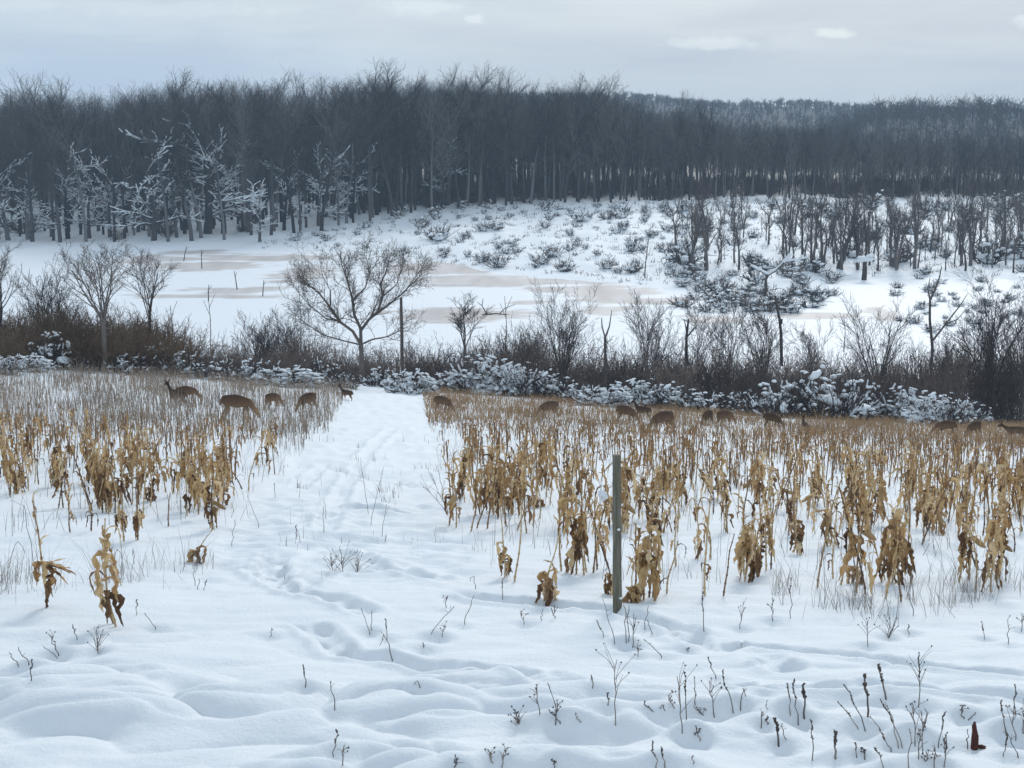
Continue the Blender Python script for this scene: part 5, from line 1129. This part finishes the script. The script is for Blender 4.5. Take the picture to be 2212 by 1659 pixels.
obj('stub_body', tube_mesh('stub_body', np.array([(0, 0, -.05, .0, 0, H * .45, .028, .026, 0), (0, 0, H * .42, -.004, 0, H * .66, .026, .018, 0), (-.004, 0, H * .64, -.010, 0, H * .86, .018, .016, 0), (-.010, 0, H * .86, -.006, .004, H, .015, .007, 0)]), M_red, 8), e)
obj('root_knob', blobs_mesh('root_knob', [(.05, 0, .01, .03, .02, .02, 0, 0)], R, M_red), e)

# fine stems nobody could count: among the corn, at the foot of the front rows, and the dry grass belt at the field end
def stems(name, label, cat, pts, hr, w, mat, lean=.25, bl=2, seed=1):
    R = np.random.RandomState(seed); n = len(pts); P = np.zeros((n, 3)); P[:, :2] = pts; P[:, 2] = ground(P[:, 0], P[:, 1]) - .02
    h = R.uniform(hr[0], hr[1], n) * (0.6 + .6 * R.rand(n)); a = R.rand(n) * 6.283; l = np.abs(R.randn(n)) * lean; yaw = R.rand(n) * 6.283
    tip = P + np.stack([np.cos(a) * l * h, np.sin(a) * l * h, h], 1); mid_ = P + (tip - P) * .55 + np.stack([-np.cos(a) * .1 * l * h, -np.sin(a) * .1 * l * h, .06 * h], 1)
    sd_ = np.stack([np.cos(yaw), np.sin(yaw), np.zeros(n)], 1) * (w * R.uniform(.6, 1.4, n))[:, None]
    V = np.stack([P - sd_, P + sd_, mid_ - sd_ * .8, mid_ + sd_ * .8, tip - sd_ * .25, tip + sd_ * .25], 1).reshape(-1, 3); b = np.arange(n)[:, None] * 6
    Fq = np.concatenate([b + np.array([[0, 1, 3, 2]]), b + np.array([[2, 3, 5, 4]])], 0); tag(obj(name, mesh_np(name, V, Fq, mat)), label, cat, None, 'stuff')
def scatter(n, f, seed):
    R = np.random.RandomState(seed); out = []
    while len(out) < n:
        d = R.uniform(15, 82, 4000); u = R.uniform(-.36, .36, 4000); x = u * d; k = R.rand(4000) < f(x, d) * (d / 82); out += list(zip(x[k], d[k]))
    return np.array(out[:n])
cpx = lambda y: -2.35 - .0635 * (y - 23)
endy = lambda x: 66.5 + .22 * (x + 20)
def f_right(x, y): return (x > cpx(y) + 1.4) * S((y - 43 - 3 * pn(x / 4, y / 9, 81)) / 8) * (y < endy(x) + 1.5) * (.55 + .6 * pn(x / 2.5, y / 3, 80))
def f_left(x, y): return (x < cpx(y) - 1.5 + .4 * pn(x, y / 1.5, 82)) * S((y - 34) / 8) * (y < endy(x) + 1.5) * (.5 + .7 * pn(x / 2, y / 2.5, 83))
def f_corn(x, y): return (np.abs(x - cpx(y)) > 1.6 + .3 * pn(y / 1.2, x, 86)) * (y < 52) * np.where(x < cpx(y), y > 20.5 + 1.5 * np.sin(x), y > 17.0 + .8 * np.sin(x * 1.7)) * (.35 + .9 * pn(x / 1.1, y / 1.4, 84))
def f_path(x, y): return (np.abs(x - cpx(y)) < 1.9) * (y < 40) * (y > 18) * np.maximum(0, pn(x / .8, y / 1.6, 85) - .25)
stems('dry_grass', 'tan dry grass belt before the brambles on the right', 'grass', scatter(30000, f_right, 1), (.14, .36), .010, M_grass, .45, seed=1)
stems('dry_stems', 'pale fine dry stems at the far end of the left field', 'dry stems', scatter(13000, f_left, 2), (.25, .65), .0075, M_graystem, .25, seed=2)
stems('fine_weeds', 'fine grey weed stems between the corn stalks', 'dry stems', scatter(6500, f_corn, 3), (.15, .6), .0032, M_weed, .35, seed=3)
def f_front(x, y): return S((1.5 - np.abs(y - 17.0 - .9 * np.sin(x * 1.3))) / 1.3) * ((x > 2.8) | (x < -3.6)) * (.25 + 1.1 * pn(x / .5, y / .9, 87)) * 4
stems('front_weeds', 'tangle of fine grey weed stems at the foot of the front corn rows', 'dry stems', scatter(900, f_front, 5), (.10, .50), .0024, M_weed, .5, seed=5)
stems('path_stubble', 'sparse fine stubble poking through the snowy path', 'stubble', scatter(260, f_path, 4), (.08, .25), .003, M_weed, .3, seed=4)

# ------------------------------------------------------------------ deer
def deer_mesh(pose):
    me = bpy.data.meshes.new('deer_body'); V = []; Ed = []; Rd = []
    def v(x, y, z, r, r2=None, par=None):
        V.append((x, y, z)); Rd.append((r, r2 or r))
        if par is not None: Ed.append((par, len(V) - 1))
        return len(V) - 1
    pel = v(-.40, 0, .79, .20, .225); b1 = v(-.18, 0, .765, .205, .235, pel); b2 = v(.08, 0, .75, .205, .245, b1); ch = v(.31, 0, .77, .18, .225, b2)
    rump = v(-.54, 0, .78, .135, .165, pel); t1 = v(-.655, 0, .74, .045, .05, rump); v(-.675, 0, .60, .03, .035, t1)
    if pose == 'up': nk = [(.48, 0, .92, .105, .12), (.57, 0, 1.08, .075, .085), (.64, 0, 1.24, .062, .07)]; hd = [(.72, 0, 1.30, .075, .085), (.83, 0, 1.25, .055, .06), (.94, 0, 1.19, .036, .04)]
    elif pose == 'level': nk = [(.50, 0, .86, .105, .12), (.64, 0, .95, .075, .09), (.75, 0, 1.03, .062, .07)]; hd = [(.84, 0, 1.06, .075, .085), (.95, 0, 1.0, .055, .06), (1.05, 0, .93, .036, .04)]
    else: nk = [(.47, 0, .70, .125, .15), (.60, 0, .58, .095, .11), (.71, 0, .47, .078, .085)]; hd = [(.79, 0, .40, .085, .09), (.86, 0, .29, .062, .065), (.91, 0, .18, .042, .045)]
    p = ch
    for q in nk: p = v(*q, p)
    h0 = v(*hd[0], p); h1 = v(*hd[1], h0); v(*hd[2], h1)
    for s in (-1, 1):
        if pose == 'graze': e1 = v(hd[0][0] + .0, s * .10, hd[0][2] + .07, .026, .03, h0); v(hd[0][0] + .01, s * .18, hd[0][2] + .13, .022, .034, e1)
        else: e1 = v(hd[0][0] - .02, s * .09, hd[0][2] + .09, .026, .03, h0); v(hd[0][0] - .02, s * .17, hd[0][2] + .18, .022, .036, e1)
        st = .07 * s
        a = v(.33, s * .09, .60, .085, .10, ch); a = v(.33 + st, s * .10, .44, .05, .055, a); a = v(.34 + st * 1.3, s * .10, .26, .033, .033, a); a = v(.33 + st * 1.5, s * .10, .09, .023, .023, a); v(.37 + st * 1.5, s * .10, -.02, .03, .03, a)
        a = v(-.44, s * .10, .64, .115, .14, pel); a = v(-.36 - st, s * .11, .49, .07, .085, a); a = v(-.54 - st * 1.2, s * .11, .32, .038, .045, a); a = v(-.51 - st * 1.4, s * .11, .10, .025, .025, a); v(-.47 - st * 1.4, s * .11, -.02, .03, .03, a)
    me.from_pydata(V, Ed, []); o = bpy.data.objects.new('deer_tmp', me); C.objects.link(o)
    sk = o.modifiers.new('skin', 'SKIN'); sk.use_smooth_shade = True
    for i, (a, b) in enumerate(Rd): me.skin_vertices[0].data[i].radius = (a, b)
    me.skin_vertices[0].data[0].use_root = True
    ss = o.modifiers.new('sub', 'SUBSURF'); ss.levels = ss.render_levels = 2
    dg = bpy.context.evaluated_depsgraph_get(); nm = bpy.data.meshes.new_from_object(o.evaluated_get(dg)); nm.name = 'deer_body'
    bpy.data.objects.remove(o); bpy.data.meshes.remove(me); nm.materials.clear(); nm.materials.append(M_deer)
    nm.polygons.foreach_set('use_smooth', np.ones(len(nm.polygons), bool)); return nm
DM = {k: deer_mesh(k) for k in ('up', 'level', 'graze')}
DEER = [(384, 874, 150, 'up', .82, 'deer standing with its head raised high, leftmost in the field'), (404, 872, 30, 'graze', .80, 'deer partly hidden behind the head-raised leftmost deer'), (513, 908, 0, 'graze', .98, 'large dark deer grazing to the right, left of the snowy path'),
        (590, 884, 55, 'graze', .74, 'small deer seen from behind, right of the large dark one'), (664, 888, 232, 'graze', .80, 'deer with arched rump grazing left near the path edge'), (749, 863, 148, 'up', .62, 'small deer with its head up at the far left edge of the path'),
        (957, 891, -32, 'graze', .78, 'reddish-brown deer grazing at the right edge of the path'), (1185, 902, 205, 'graze', .78, 'deer grazing left in the tan grass below the middle bramble mound'), (1353, 914, 325, 'graze', .80, 'front deer of the overlapping pair above the corn'),
        (1388, 902, 150, 'up', .70, 'rear deer of the overlapping pair with ears raised'), (1430, 934, 212, 'graze', .88, 'hunched deer grazing left just above the corn'), (1527, 920, 238, 'graze', .72, 'darkest small deer, left one of two close together'), (1566, 921, 35, 'graze', .76, 'brown deer, right one of two close together'),
        (1668, 926, -35, 'graze', .72, 'deer grazing right below the left shoulder of the largest bramble mound'), (1738, 930, 95, 'up', .52, 'small deer facing away with ears up under the largest bramble mound'), (2042, 944, 150, 'graze', .78, 'deer low in the grass below the snow spill at right'),
        (2103, 944, 215, 'graze', .74, 'deer low in the grass, middle of the three at right'), (2192, 950, 180, 'level', .80, 'deer nearest the right picture edge')]
for X, Y, hd_, pose, s, lb in DEER:
    s *= .72; x, y = pix(X, Y); o = obj('deer', DM[pose], None, (x, y, gz(x, y) - (.13 if s > .66 else .17) * s)); o.rotation_euler = (0, 0, math.radians(hd_)); o.scale = (s, s * 1.05, s * (1.22 if pose == 'graze' else 1.0)); tag(o, lb, 'deer', 'deer feeding in the corn field')
